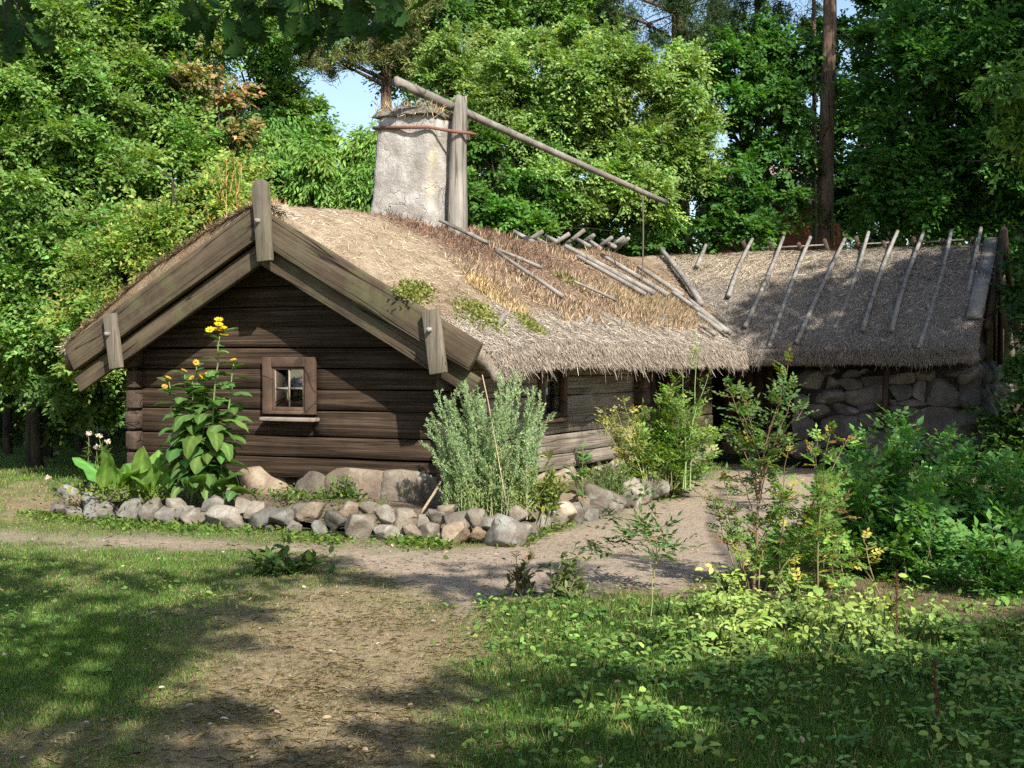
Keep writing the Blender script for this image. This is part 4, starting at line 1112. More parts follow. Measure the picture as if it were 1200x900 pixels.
def daisy(p, r, n, col, parent, origin, cup=.3, name='flower', centre=(.32, .18, .03)):
    g = Geo(); N0 = norm((SUN + np.array([0, 0, .8]) + .35 * rng.normal(size=3))[None])[0]; a = norm(np.cross(N0, rng.normal(size=3))[None])[0]; c = np.cross(N0, a)
    th = np.linspace(0, 2 * np.pi, n, endpoint=False) + rng.normal(0, .08, n)
    D = np.cos(th)[:, None] * a + np.sin(th)[:, None] * c
    leaves(g, p + D * r * .22, norm(D + N0 * cup), np.tile(N0, (n, 1)) - D * cup, r * .8, r * .26, vary(n, col, .12), T_RHOMB)
    v, f = _ico(2); g.add(p + v * r * .30 * np.array([1, 1, .6]), [f], centre)
    leaves(g, p - N0 * .01 + D * .004, norm(D * 1.0 - N0 * .3), np.tile(N0, (n, 1)), r * .5, r * .22, (.10, .16, .05), T_RHOMB)
    g.build(name, M['petal'], parent, origin)
for p, k in flowers:
    nf = 8 if k == 0 else (2 if k in (4, 2) else 1)
    for q in range(nf):
        daisy(p + (rng.normal(0, .05, 3) * (q > 0)) + np.array([0, -.02, .02]), .052 if k in (0, 4) else .038, 20, (.80, .55, .03) if k in (0, 4) else (.62, .36, .04), pl.o, B)

# ---- broad leaved dock by the gable corner
B = at(152, 588, 14.2); B[2] = .21
pl = Plant('horseradish', 'clump of broad pale green leaves growing at the left gable corner', 'leafy plant', B)
for q in range(17):
    az = q * 2.4 + .4; L = rng.uniform(.42, .66); e0 = rng.uniform(1.05, 1.45)
    bigleaf(pl.lf, B + np.array([.26 * math.cos(q * 1.7), .10 * math.sin(q * 2.3), 0]), az, L, L * rng.uniform(.30, .40), e0, rng.uniform(.4, 1.5), vary(1, (.15, .27, .06), .18)[0], .08, .26, rng.normal(0, .45))
for (dx, az, L, W) in ((.13, -1.2, .62, .24), (-.10, 4.2, .60, .21), (.0, 4.7, .42, .17)):
    bigleaf(pl.lf, B + np.array([dx, -.05, 0]), az, L, W, 1.38, .35, vary(1, (.17, .29, .07), .1)[0], .07, .24, rng.normal(0, .25))
n = 500; P = B + np.stack([rng.normal(0, .28, n), rng.normal(-.1, .12, n), rng.uniform(0, .16, n)], -1)
leaves(pl.lf, P, norm(rvec(n) + (0, 0, .6)), up_normals(n), rng.uniform(.04, .09, n), rng.uniform(.02, .045, n), vary(n, (.16, .22, .05), .25))
pl.done('leaf', True)
# ---- pink flowering herb left of it
B = at(118, 578, 14.5); B[2] = .16
pl = Plant('pink_yarrow', 'loose herb with small pale pink flower heads at the left end of the border', 'flowering plant', B)
for k, (u, v) in enumerate(((100, 508), (119, 512), (112, 526), (55, 560), (128, 520), (108, 540), (90, 545))):
    T = at(u, v, 14.5 + rng.uniform(-.2, .2)); b0 = B + rng.normal(0, .08, 3) * (1, 1, 0) + np.array([(u - 118) / FPX * 14.5 * .5, 0, 0]); p = stem_path(b0, T, .05, 8, .02)
    pl.st.tube(p, np.linspace(.006, .003, 8), 5, (.13, .17, .06))
    m_ = 60; Q, Tn = on_path(p, rng.uniform(.05, .85, m_)); leaves(pl.lf, Q, norm(rvec(m_) + (0, 0, .4)), up_normals(m_), rng.uniform(.04, .11, m_), rng.uniform(.012, .03, m_), vary(m_, (.09, .14, .04), .25))
    if k < 5:
        g = Geo(); m_ = 46; D = norm(rvec(m_) * (1, 1, .45) + (0, 0, .25)); leaves(g, p[-1] + D * .028, norm(rvec(m_)), D, .02, .017, vary(m_, (.70, .56, .56), .12)); g.build('flower', M['petal'], pl.o, B)
pl.done()

# ---- wormwood: a fan of silver green plumes
B = at(570, 605, 13.0); B[2] = .17
pl = Plant('wormwood_bush', 'large feathery silver green wormwood bush at the right corner of the gable', 'bush', B)
tips = [(568 + (a_ - 568) * .93, b_) for a_, b_ in [(503, 470), (512, 452), (522, 462), (535, 448), (545, 440), (556, 452), (568, 443), (580, 450), (590, 432), (602, 438), (612, 430), (622, 436), (632, 450), (638, 462), (630, 475), (508, 500), (500, 490), (640, 478), (628, 500), (515, 530), (625, 520), (540, 470), (575, 470), (600, 465), (550, 500), (590, 500), (610, 490), (530, 500), (565, 520), (600, 530), (545, 545), (525, 520), (580, 545), (615, 545)]]
for k in range(108):
    u, v = tips[k % len(tips)]; u += rng.normal(0, 6); v += abs(rng.normal(0, 9)) + (14 if k >= 34 else 0) * rng.random()
    T = at(u, v, 13.0 + rng.uniform(-.38, .38)); b0 = B + np.array([(u - 570) / FPX * 13 * .45 + rng.normal(0, .10), rng.normal(0, .13), 0]) + np.array([.03, 0, 0])
    p = stem_path(b0, T, .10, 10, .04); pl.st.tube(p, np.linspace(.006, .0018, 10), 4, (.26, .26, .17), cap=False)
    for rep in range(1):
        m_ = 330; ts = rng.uniform(.05, 1, m_) ** .9; Q, Tn = on_path(p, ts)
        A = norm(Tn * .9 + rvec(m_) * .9 + (0, 0, .15))
        low = smooth(.62, .25, ts)[:, None]
        c = vary(m_, (.26, .365, .20), .22, .08) * (1 - low) + vary(m_, (.22, .29, .11), .25) * low
        spread = rng.uniform(0, .085, m_)[:, None] * (1.15 - ts[:, None])
        leaves(pl.lf, Q + rvec(m_) * spread, A, rvec(m_) + (0, 0, .3), rng.uniform(.025, .06, m_) * (1.15 - .55 * ts), rng.uniform(.007, .014, m_), c)
    # short side plumes
    m2 = 12; ts = rng.uniform(.45, .95, m2); Q, Tn = on_path(p, ts)
    for q in range(m2):
        d_ = norm((Tn[q] * 1.0 + rvec(1)[0] * .6)[None])[0]; Lp = rng.uniform(.06, .17) * (1.15 - ts[q] * .6); mm = 22
        f = rng.uniform(0, 1, mm)[:, None]
        leaves(pl.lf, Q[q] + d_ * Lp * f, norm(d_ + .8 * rvec(mm)), rvec(mm), rng.uniform(.014, .03, mm), .006, vary(mm, (.30, .40, .24), .2, .06))
pl.done('leaf_soft')
# garden stake and dry stick leaning at the bush
for (u0, v0, u1, v1, Y, r, lab) in ((493, 598, 515, 562, 12.95, .014, 'short bare wooden stake leaning in the bed left of the silver bush'), (577, 500, 566, 440, 12.75, .0055, 'thin dry brown stalk standing through the silver bush')):
    a = at(u0, v0, Y); c = at(u1, v1, Y + .05); a[2] = min(a[2], .2) if v0 > 550 else a[2]
    if v0 < 550: a = a + (a - c) * 1.6
    g = Geo(); g.tube(stem_path(a, c, 0, 6, .015), [r] * 6, 6, (.34, .26, .17)); tag(g.build('stick', M['stemcol'], None, a), lab, 'stick')

# ---- generic bushes
def bush(name, label, cat, bu, bv, z0, tips, n, kind, L, col, leafmat='leaf', stemc=(.14, .15, .06), depth=.3, Yover=None, lf=.42, lw=.5, pairs=3, dens=16, dv=.28, alt=None, palt=0, low=.15, w=.08, group=None, tipcol=None, stemr=.007, spread=8, junction=None):
    base = onground(bu, bv, z0); 
    if Yover: base = at(bu, bv, Yover); base[2] = z0
    pl = Plant(name, label, cat, base, group); Yb = base[1]
    main = None
    if junction:
        main = stem_path(base - (0, 0, .03), at(junction[0], junction[1], Yb), .02, 14, .05); pl.st.tube(main, np.linspace(stemr * 1.3, stemr * .6, 14), 6, stemc, cap=False)
    for k in range(n):
        u, v = tips[k % len(tips)]
        if k >= len(tips): u += rng.normal(0, spread); v += abs(rng.normal(0, spread * 1.6))
        T = at(u, v, Yb + rng.uniform(-depth, depth)); f0 = .35
        b0 = base + np.array([(u - bu) / FPX * Yb * f0 * rng.uniform(.3, 1), rng.uniform(-depth, depth) * .5, 0]) + rng.normal(0, w, 3) * (1, 1, 0)
        b0[2] = z0 - .02
        if main is not None: b0 = on_path(main, np.array([rng.uniform(.3, .98)]))[0][0]
        p = stem_path(b0, T, .07, 10, .05); hL = np.linalg.norm(p[-1] - p[0])
        pl.st.tube(p, np.linspace(stemr * (.55 if junction else 1), .0022, 10), 5, stemc, cap=False)
        m_ = max(4, int(dens * hL / .5)); ts = np.concatenate([rng.uniform(low, 1, m_), [.99, .97]]); m_ += 2; Q, Tn = on_path(p, ts)
        side = rvec(m_) * (1, 1, .4); A = norm(side + Tn * .55 + (0, 0, .15)); N = norm(np.array([0, 0, 1.0]) + .45 * rvec(m_) + .4 * SUN)
        c = vary(m_, col, dv, .12, alt, palt)
        if tipcol is not None:
            tm = (ts > .82) & (rng.random(m_) < .16); c[tm] = np.asarray(tipcol) * np.exp(rng.normal(0, .25, (tm.sum(), 1)))
        Ls = L * rng.uniform(.7, 1.2, m_) * np.where(ts > .9, .75, 1)
        if kind == 'compound': compound(pl.lf, Q, A, N, Ls, pairs, lf, lw, c, T_RHOMB, pl.st, stemc)
        elif kind == 'oval': leaves(pl.lf, Q, A, N, Ls, Ls * lw, c, T_OVAL)
        elif kind == 'fine': leaves(pl.lf, Q, norm(A + Tn * .6), N, Ls, Ls * lw, c)
    return pl.done(leafmat)
# yellow green leafy plants right of the wormwood
bush('peony_plant', 'low leafy plant with yellowish green leaves right of the silver bush', 'leafy plant', 628, 600, .17, [(600, 560), (612, 548), (625, 552), (640, 545), (652, 556), (660, 565), (645, 572), (615, 575), (632, 570), (605, 585), (650, 585)], 60, 'oval', .11, (.15, .21, .055), dens=10, lw=.34, alt=(.33, .33, .06), palt=.22, Yover=13.2, depth=.25, spread=9)
bush('bindweed_shoot', 'climbing shoot with heart shaped leaves before the pale side wall logs', 'leafy plant', 680, 590, .2, [(687, 525), (684, 538), (680, 548)], 3, 'oval', .11, (.11, .19, .06), dens=12, lw=.62, Yover=14.0, depth=.05)
bush('southernwood', 'small round fine leaved green herb between the silver bush and the door bush', 'herb', 712, 578, .17, [(692, 560), (700, 548), (710, 545), (720, 545), (730, 550), (738, 560), (705, 560), (725, 560)], 130, 'fine', .045, (.17, .25, .11), dens=60, lw=.13, Yover=15.4, depth=.28, stemr=.004, spread=6)
bush('wood_strawberry', 'low mound of dark green strawberry leaves against the foundation boulders', 'leafy plant', 402, 600, .2, [(372, 585), (385, 575), (398, 570), (410, 572), (425, 580), (436, 590), (390, 590), (415, 592), (440, 600), (405, 585)], 70, 'compound', .10, (.075, .15, .035), pairs=1, lf=.62, lw=.75, dens=5, Yover=14.2, depth=.14, low=.6, spread=7)
# bush by the door
bush('lovage_bush', 'big loose bush with pale green divided leaves in front of the cottage door', 'bush', 775, 575, .16, [(745, 505), (755, 490), (768, 478), (780, 460), (788, 448), (800, 470), (812, 480), (825, 490), (835, 505), (838, 525), (828, 545), (815, 555), (740, 520), (735, 545), (800, 520), (770, 520), (785, 500), (755, 540), (790, 545)], 62, 'compound', .15, (.175, .30, .075), pairs=2, lf=.44, lw=.55, dens=13, Yover=16.4, depth=.42, alt=(.24, .29, .09), palt=.25, spread=9)
bush('fading_lovage', 'yellowing half dead stems on the left side of the bush by the door', 'bush', 758, 575, .16, [(702, 478), (712, 485), (722, 478), (736, 476), (742, 490), (728, 505), (715, 500), (748, 500), (708, 492)], 12, 'compound', .12, (.27, .30, .115), pairs=2, lf=.40, lw=.6, dens=11, Yover=16.2, depth=.12, alt=(.38, .34, .10), palt=.4, low=.35, spread=5, stemc=(.3, .33, .12))
bush('flowering_lovage', 'single tall lovage stalk rising in front of the thatched eave', 'tall stalk', 800, 575, .16, [(815, 398), (822, 432), (808, 440)], 3, 'compound', .11, (.15, .24, .06), pairs=2, lf=.45, lw=.55, dens=7, Yover=16.2, depth=.03, low=.3, w=.02, stemr=.011, stemc=(.2, .3, .1))
# rose stems in front of the passage
bush('young_rose', 'tall thin rose sapling with reddish stems in front of the dark passage', 'sapling', 883, 694, 0, [(848, 448), (918, 428), (905, 450), (922, 470), (872, 470), (862, 500), (910, 510), (858, 530), (900, 540), (848, 560), (905, 580), (872, 560), (890, 600), (865, 610)], 16, 'compound', .135, (.115, .20, .065), pairs=3, lf=.36, lw=.55, dens=11, depth=.2, w=.012, low=.25, stemc=(.17, .11, .06), stemr=.010, junction=(890, 520), alt=(.30, .24, .05), palt=.06)
bush('drooping_rose', 'low arching rose stem reaching left over the path', 'sapling', 880, 690, 0, [(840, 545), (832, 575), (848, 600), (826, 590)], 4, 'compound', .12, (.13, .20, .06), pairs=3, lf=.36, lw=.55, dens=9, depth=.1, w=.02, low=.45, stemc=(.22, .2, .09), alt=(.34, .16, .05), palt=.2)
bush('wild_rose', 'wide rose bush with yellowing leaves and red brown tips right of the sapling', 'bush', 930, 690, 0, [(a_, b_ + 24 * (q_ > 3)) for q_, (a_, b_) in enumerate([(962, 498), (987, 512), (950, 522), (935, 540), (915, 552), (970, 545), (992, 548), (900, 565), (1000, 565), (940, 575), (965, 590), (915, 600), (990, 600), (945, 620), (895, 610), (880, 590), (870, 615), (885, 640), (960, 640), (995, 630), (910, 645), (935, 655), (978, 655), (860, 600)])], 40, 'compound', .125, (.15, .28, .065), pairs=3, lf=.38, lw=.56, dens=11, depth=.45, alt=(.36, .32, .08), palt=.15, tipcol=(.26, .14, .07), stemc=(.17, .14, .07), spread=15, low=.25, w=.22)
shr = [('tallest dark green shrub shoot standing before the middle of the wing wall', 1048, 680, [(1048, 490), (1060, 500), (1040, 515), (1055, 530), (1030, 540), (1070, 545), (1045, 560), (1020, 575), (1075, 580), (1050, 600)], 34, 10.9),
       ('green shrub with a forked shoot before the right end of the wing wall', 1115, 680, [(1112, 505), (1128, 512), (1100, 530), (1120, 540), (1090, 555), (1140, 550), (1110, 575), (1085, 590), (1135, 590)], 34, 11.3),
       ('round green shrub just right of the yellowing rose bush', 1005, 680, [(1000, 530), (985, 555), (1015, 545), (970, 570), (1030, 560), (990, 590), (1020, 600), (1000, 620), (975, 610)], 40, 10.8),
       ('dense dark shrub at the right edge of the picture below the wing corner', 1180, 690, [(1165, 535), (1185, 528), (1200, 540), (1150, 550), (1215, 555), (1170, 570), (1195, 585), (1150, 600), (1210, 610)], 50, 11.0),
       ('low dark shrub in the front row of the thicket, over the bare soil', 1085, 700, [(1060, 590), (1085, 580), (1110, 585), (1050, 620), (1080, 615), (1110, 615), (1130, 630), (1065, 650), (1100, 650)], 44, 10.3),
       ('leafy shrub of the thicket nearest the right bottom corner', 1170, 715, [(1140, 620), (1165, 610), (1190, 615), (1210, 625), (1150, 650), (1180, 650), (1205, 660), (1160, 675), (1195, 680)], 46, 9.9),
       ('spreading shrub at the back of the thicket near the stone wall', 1080, 640, [(1060, 560), (1085, 548), (1110, 552), (1040, 575), (1130, 565), (1150, 575), (1075, 585), (1105, 590)], 40, 12.6)]
for lab, bu, bv, tp, n_, Yv in shr:
    tp = [(a, b_ + (40 if q > 1 else 6)) for q, (a, b_) in enumerate(tp)]
    bush('potentilla_shrub', lab, 'shrub', bu, bv, 0, tp, int(n_ * .8), 'compound', .19, (.09, .22, .06), pairs=2, lf=.44, lw=.58, dens=14, depth=.42, Yover=Yv, alt=(.14, .28, .075), palt=.25, stemc=(.09, .10, .04), group='dark green shrubs right of the path', spread=14)
# small plants in front
bush('elder_seedling', 'young elder seedling with drooping dark leaves at the edge of the path', 'seedling', 765, 690, 0, [(705, 622), (720, 600), (745, 592), (765, 585), (775, 610), (788, 640), (730, 640), (755, 630), (770, 650), (705, 632)], 11, 'compound', .17, (.075, .145, .045), pairs=2, lf=.46, lw=.42, dens=7, depth=.14, w=.03, low=.35, stemc=(.24, .2, .1), junction=(770, 630))
bush('wilted_nettle', 'wilted dark plant with narrow leaves left of the elder seedling', 'weed', 612, 695, 0, [(608, 652), (622, 660), (600, 672), (626, 668), (612, 665)], 10, 'oval', .085, (.095, .105, .06), dens=18, lw=.4, depth=.1, alt=(.2, .12, .08), palt=.3)
bush('pale_nettle', 'pale leggy nettle with light lower leaves beside the wilted plant', 'weed', 662, 700, 0, [(665, 642), (676, 656), (652, 660), (660, 650), (645, 672), (680, 672), (655, 680)], 16, 'oval', .085, (.16, .20, .08), dens=16, lw=.45, depth=.12, alt=(.10, .12, .06), palt=.4)
bush('weed_clump', 'clump of broad weeds on the lawn below the stone border', 'weed', 335, 672, 0, [(300, 655), (318, 648), (335, 645), (350, 648), (362, 655), (340, 658), (312, 662), (375, 662), (290, 666)], 46, 'oval', .10, (.085, .15, .04), dens=10, lw=.55, depth=.3)
for u, v, lab, h in ((1050, 762, 'thin rust brown dock stalk standing in the sunlit ground cover', 95), (1097, 872, 'dark dead dock stalk in the shaded bottom right corner', 90), (762, 735, 'thin pale green bare stem in front of the elder seedling', 70)):
    b0 = onground(u, v); T = at(u + 4, v - h, b0[1]); p = stem_path(b0, T, 0, 9, .02); pale = 'pale' in lab
    t_ = thing('dead_stalk', lab, 'stalk', tuple(b0)); g = Geo(); g.tube(p, np.linspace(.0045, .002, 9), 5, (.24, .27, .1) if pale else (.09, .05, .03)); g.build('stem', M['stemcol'], t_, b0)
    if not pale:
        g = Geo(); m_ = 240; Q, Tn = on_path(p, rng.uniform(.35, 1, m_)); leaves(g, Q + rvec(m_) * .008, norm(rvec(m_) + Tn), rvec(m_), .013, .007, vary(m_, (.12, .055, .03), .3)); g.build('seed_head', M['leaf_soft'], t_, b0)
# tall dry stalks behind the gable and yellow weeds left of the house
bush('dry_rosebay', 'tall straw coloured dead stalks standing behind the left roof slope', 'dead stalks', 275, 300, 1.5, [(270, 178), (262, 195), (283, 190), (292, 215), (258, 225), (245, 235), (300, 225), (250, 210)], 14, 'fine', .16, (.42, .29, .12), dens=8, lw=.10, Yover=18.6, depth=.5, stemc=(.46, .32, .14), w=.2, stemr=.009)

# roof plants
def cushion(name, label, u, v, w, h, col, n, L, hh=.05):
    c = roofhit(u, v, 0); 
    P, N_ = [], []
    ss = c[0] + rng.normal(0, .33, n * 3) * w; dd = c[1] + rng.normal(0, .33, n * 3) * h
    zz = rooftop(ss, dd); r2 = ((ss - c[0]) / w) ** 2 + ((dd - c[1]) / h) ** 2
    keep = (r2 < .8 + .3 * fbm(ss * 6, dd * 6, oct=2, seed=77)); ss, dd, zz, r2 = [q[keep][:n] for q in (ss, dd, zz, r2)]
    m_ = len(ss); z = zz + rng.uniform(0, 1, m_) * hh * np.clip(1 - r2, .1, 1)
    W_ = HO + ss[:, None] * HX + dd[:, None] * HY; W_[:, 2] = z
    org = loc2w(c[0], c[1], float(rooftop(c[0], c[1])))
    g = Geo(); leaves(g, W_, norm(rvec(m_) * .8 + (0, 0, .5)), up_normals(m_), rng.uniform(.6, 1.2, m_) * L, rng.uniform(.5, .8, m_) * L, vary(m_, col, .22))
    tag(g.build(name, M['leaf_soft'], None, org), label, 'roof plant', 'green cushions on the thatch')
cushion('stonecrop', 'green stonecrop hanging over the right barge board', 486, 346, .22, .42, (.21, .235, .075), 900, .045)
cushion('stonecrop', 'long yellowish green stonecrop patch above the lower batten', 562, 372, .34, .5, (.21, .235, .075), 1100, .04)
cushion('stonecrop', 'small pale green stonecrop cushion nearest the eave', 620, 383, .20, .28, (.21, .235, .075), 700, .04)
cushion('stonecrop', 'faint mossy stonecrop patch in the dry grass near the roof valley', 668, 332, .26, .34, (.21, .20, .09), 900, .045)
def roofgrass(n, s0_, s1_, d0_, d1_, Lr, col, geo, dens=None, lean=.35):
    s = rng.uniform(s0_, s1_, n); d = rng.uniform(d0_, d1_, n)
    if dens is not None: k = rng.random(n) < dens(s, d); s, d = s[k], d[k]
    n = len(s); P = HO + s[:, None] * HX + d[:, None] * HY; P[:, 2] = rooftop(s, d) - .01
    A = norm(rvec(n) * lean + (0.05, 0, 1.0)); leaves(geo, P, A, rvec(n), rng.uniform(*Lr, n), rng.uniform(.0025, .005, n), vary(n, col, .3, .08))
g = Geo()
patch = lambda s, d: smooth(-.25, .3, fbm(s * 1.6, d * 1.6, oct=3, seed=140))
roofgrass(24000, 1.45, 2.45, 4.0, 8.3, (.035, .13), (.38, .29, .175), g, lambda s, d: smooth(4.4, 6.4, d + .5 * fbm(s * 2, d * 2, seed=3)) * smooth(2.5, 2.2, s), .65)
roofgrass(10000, 1.2, 2.4, 1.0, 8.0, (.05, .17), (.37, .275, .18), g, patch, .6)
roofgrass(5000, .1, 1.5, 3.0, 8.5, (.05, .18), (.33, .235, .155), g, patch, .6)
roofgrass(2200, -2.7, -2.0, -.40, 3, (.06, .22), (.44, .30, .15), g, None, .5)
roofgrass(2500, -2.7, .1, -.43, -.1, (.04, .14), (.40, .28, .15), g, None, .7)
tc = roofhit(582, 350, 0)
roofgrass(2600, tc[0] - .5, tc[0] + .5, tc[1] - .5, tc[1] + .5, (.05, .15), (.52, .38, .19), g, lambda s, d: smooth(1, .6, np.hypot((s - tc[0]) / .42, (d - tc[1]) / .36)), .7)
tag(g.build('dry_grass', M['straw']), 'golden dry grass growing on the thatch', kind='stuff')
g = Geo()
bm_ = lambda s, d: smooth(.95, .3, np.abs(s - .7) / 1.25 + .45 * fbm(s * 2, d * 2, oct=3, seed=15)) * smooth(1.0, 1.9, d) * smooth(6.2, 4.6, d)
roofgrass(12000, -.4, 2.0, 1.0, 6.2, (.02, .08), (.215, .135, .095), g, bm_, 1.2)
roofgrass(2200, -.3, 1.3, 1.8, 5.0, (.05, .14), (.19, .12, .085), g, bm_, .8)
roofgrass(900, .2, 1.9, .8, 2.0, (.04, .10), (.30, .18, .11), g, lambda s, d: .5 * patch(s, d), .7)
tag(g.build('dry_stonecrop_stalks', M['straw']), 'red brown withered stalks around the chimney foot', kind='stuff')

# ================================================================== GRASS, GROUND COVER, LITTER
def scatter(n, x0, x1, y0, y1, power=1.0):
    y = y0 + (y1 - y0) * rng.random(n) ** power; hw = y * .40 + 3.2
    x = rng.uniform(-1, 1, n) * hw; return x, y
def bare(x, y):
    s = (np.stack([x, y, 0 * x], -1) - HO) @ HX; d = (np.stack([x, y, 0 * x], -1) - HO) @ HY
    inh = ((np.abs(s) < 2.3) & (d > -.25)) | ((s > 0) & (s < 6.0) & (d > 8.7))
    return inh
def bed(x, y, u, v):
    s = (np.stack([x, y, 0 * x], -1) - HO) @ HX; d = (np.stack([x, y, 0 * x], -1) - HO) @ HY
    return (u > 45) & (u < 820) & (v < wall_base(u) - 4) & (d > -2.2) & (s < 3.4) & (s > -3.0)
g = Geo()
def blades(n, y0, y1, Lr, Wd, power, gcol, dcol, keepf):
    x, y = scatter(n, 0, 0, y0, y1, power); path, dry, soil, u, v = masks(x, y)
    k = (rng.random(n) < keepf(path, dry, soil, x, y, u, v)) & ~bare(x, y) & ~bed(x, y, u, v)
    x, y, dry, soil, path = x[k], y[k], dry[k], soil[k], path[k]; n = len(x)
    P = np.stack([x, y, gz(x, y) - .005], -1); isd = rng.random(n) < np.clip(.22 + .75 * dry, 0, 1)
    c = np.where(isd[:, None], vary(n, dcol, .28, .08), vary(n, gcol, .28, .14))
    flat = np.where(isd, 1.5, .55)[:, None] * rng.uniform(.6, 1.4, (n, 1))
    A = norm(rvec(n) * flat * (1, 1, .2) + (0, 0, 1.0))
    leaves(g, P, A, rvec(n), rng.uniform(*Lr, n) * np.where(isd, .85, 1) * (1 - .45 * dry), Wd * rng.uniform(.7, 1.3, n), c, T_RHOMB)
kf = lambda path, dry, soil, x, y, u, v: np.clip((1 - path) ** 3 * (1 - .75 * soil) * (1 - .50 * dry), .012, 1)
blades(430000, 5.0, 8.5, (.018, .05), .0032, 1.0, (.115, .215, .042), (.32, .255, .14), kf)
blades(260000, 8.5, 14.0, (.02, .055), .0045, 1.0, (.125, .225, .045), (.34, .27, .145), kf)
blades(90000, 14.0, 30.0, (.035, .09), .009, 1.2, (.15, .265, .05), (.30, .25, .11), kf)
# matted dead grass lying on the trodden ground
x, y = scatter(290000, 0, 0, 5.0, 12.5, 1.3); path, dry, soil, u, v = masks(x, y); n = len(x)
k = (rng.random(n) < np.clip(.36 * dry * (1 - .8 * path) + .035 * path, 0, 1) * (.35 + .65 * smooth(-.3, .3, fbm(x * 2.2, y * 2.2, oct=3, seed=180)))) & ~bed(x, y, u, v) & ~bare(x, y)
x, y = x[k], y[k]; n = len(x)
leaves(g, np.stack([x, y, gz(x, y) + rng.uniform(.002, .012, n)], -1), norm(rvec(n) * (1, 1, .12) + (0, 0, .08)), up_normals(n), rng.uniform(.025, .08, n), rng.uniform(.001, .002, n), vary(n, (.285, .225, .145), .25, .05, (.18, .19, .085), .12))
# taller tufts
x, y = scatter(6000, 0, 0, 5.2, 12, 1.0); path, dry, soil, u, v = masks(x, y)
k = (path < .1) & (dry < .5) & (soil < .3) & (rng.random(6000) < smooth(500, 600, u) * .7) & ~bed(x, y, u, v) & ~bare(x, y)
for px_, py_ in zip(x[k], y[k]):
    m_ = 20; P = np.array([px_, py_, gz(px_, py_)]) + rng.normal(0, .035, (m_, 3)) * (1, 1, 0)
    leaves(g, P, norm(rvec(m_) * .55 * (1, 1, .2) + (0, 0, 1)), rvec(m_), rng.uniform(.03, .085, m_), .003, vary(m_, (.11, .19, .05), .22, .12, (.34, .27, .12), .12))
tag(g.build('grass', M['grass']), 'short green and dry grass of the garden', kind='stuff')

# weeds along the foot of the stone border
g = Geo(); n = 5200; u = rng.uniform(20, 800, n); v = wall_base(u) + np.abs(rng.normal(0, 5, n)) - 1 + 4 * fbm(u * .03, u * 0, oct=2, seed=160)
k = rng.random(n) < smooth(-.35, .35, fbm(u * .025, v * .0, oct=3, seed=161)); P = np.array([onground(a, b_) for a, b_ in zip(u[k], v[k])]); n = len(P); P[:, 2] += rng.uniform(0, .05, n)
leaves(g, P, norm(rvec(n) * (1, 1, .3) + (0, 0, .45)), up_normals(n), rng.uniform(.03, .08, n), rng.uniform(.016, .04, n), vary(n, (.12, .19, .045), .28, .12))
# weeds in the bed
n = 7500; k = rng.integers(0, 60 * 10, n); P = np.array(rows).reshape(-1, 3)[k] + rng.normal(0, .07, (n, 3)) * (1, 1, 0); kk = rng.random(n) < smooth(-.45, .3, fbm(P[:, 0] * 1.3, P[:, 1] * 1.3, oct=3, seed=162)); P = P[kk]; n = len(P); P[:, 2] += rng.uniform(0, .09, n)
leaves(g, P, norm(rvec(n) * (1, 1, .3) + (0, 0, .5)), up_normals(n), rng.uniform(.03, .08, n), rng.uniform(.014, .04, n), vary(n, (.11, .175, .045), .28, .12))
tag(g.build('border_weeds', M['leaf']), 'small weeds along the foot of the stone border', kind='stuff')

# broad leaved ground cover in the right foreground
g = Geo(); n = 160000
x, y = scatter(n, 0, 0, 5.0, 11.6, 1.0); path, dry, soil, u, v = masks(x, y)
cov = smooth(500, 640, u + 60 * fbm(x, y, oct=3, seed=170)) * smooth(690, 715, v + 14 * fbm(x * 2, y * 2, oct=2, seed=171)) * (.15 + .85 * smooth(-.3, .3, fbm(x * 1.4, y * 1.4, oct=3, seed=172)))
cov = np.maximum(cov, .35 * smooth(120, 20, u) * smooth(640, 680, v) * smooth(830, 760, v)); cov = np.maximum(cov, .5 * smooth(.2, .6, fbm(x * 1.1, y * 1.1, oct=3, seed=173)) * smooth(420, 250, u) * smooth(640, 660, v) * smooth(760, 700, v))
k = rng.random(n) < cov * (1 - path) * (1 - .8 * soil) * .19
x, y, u, v = x[k], y[k], u[k], v[k]; n = len(x)
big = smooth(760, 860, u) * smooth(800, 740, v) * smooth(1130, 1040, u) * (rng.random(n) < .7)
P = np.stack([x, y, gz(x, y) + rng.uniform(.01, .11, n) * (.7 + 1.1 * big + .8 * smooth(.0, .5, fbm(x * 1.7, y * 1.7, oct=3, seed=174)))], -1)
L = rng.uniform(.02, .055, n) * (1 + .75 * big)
c = vary(n, (.12, .215, .055), .28, .12, (.20, .27, .07), .2); c[big > .5] = vary(int((big > .5).sum()), (.25, .345, .085), .2, .1)  # big leaves also coloured lighter: the sunlit patch is painted into them
N = norm(rvec(n) * .8 + (0, 0, .8) + .4 * SUN); A = rvec(n) * (1, 1, .25)
leaves(g, P, A, N, L, L * rng.uniform(.3, .8, n), c, T_OVAL)
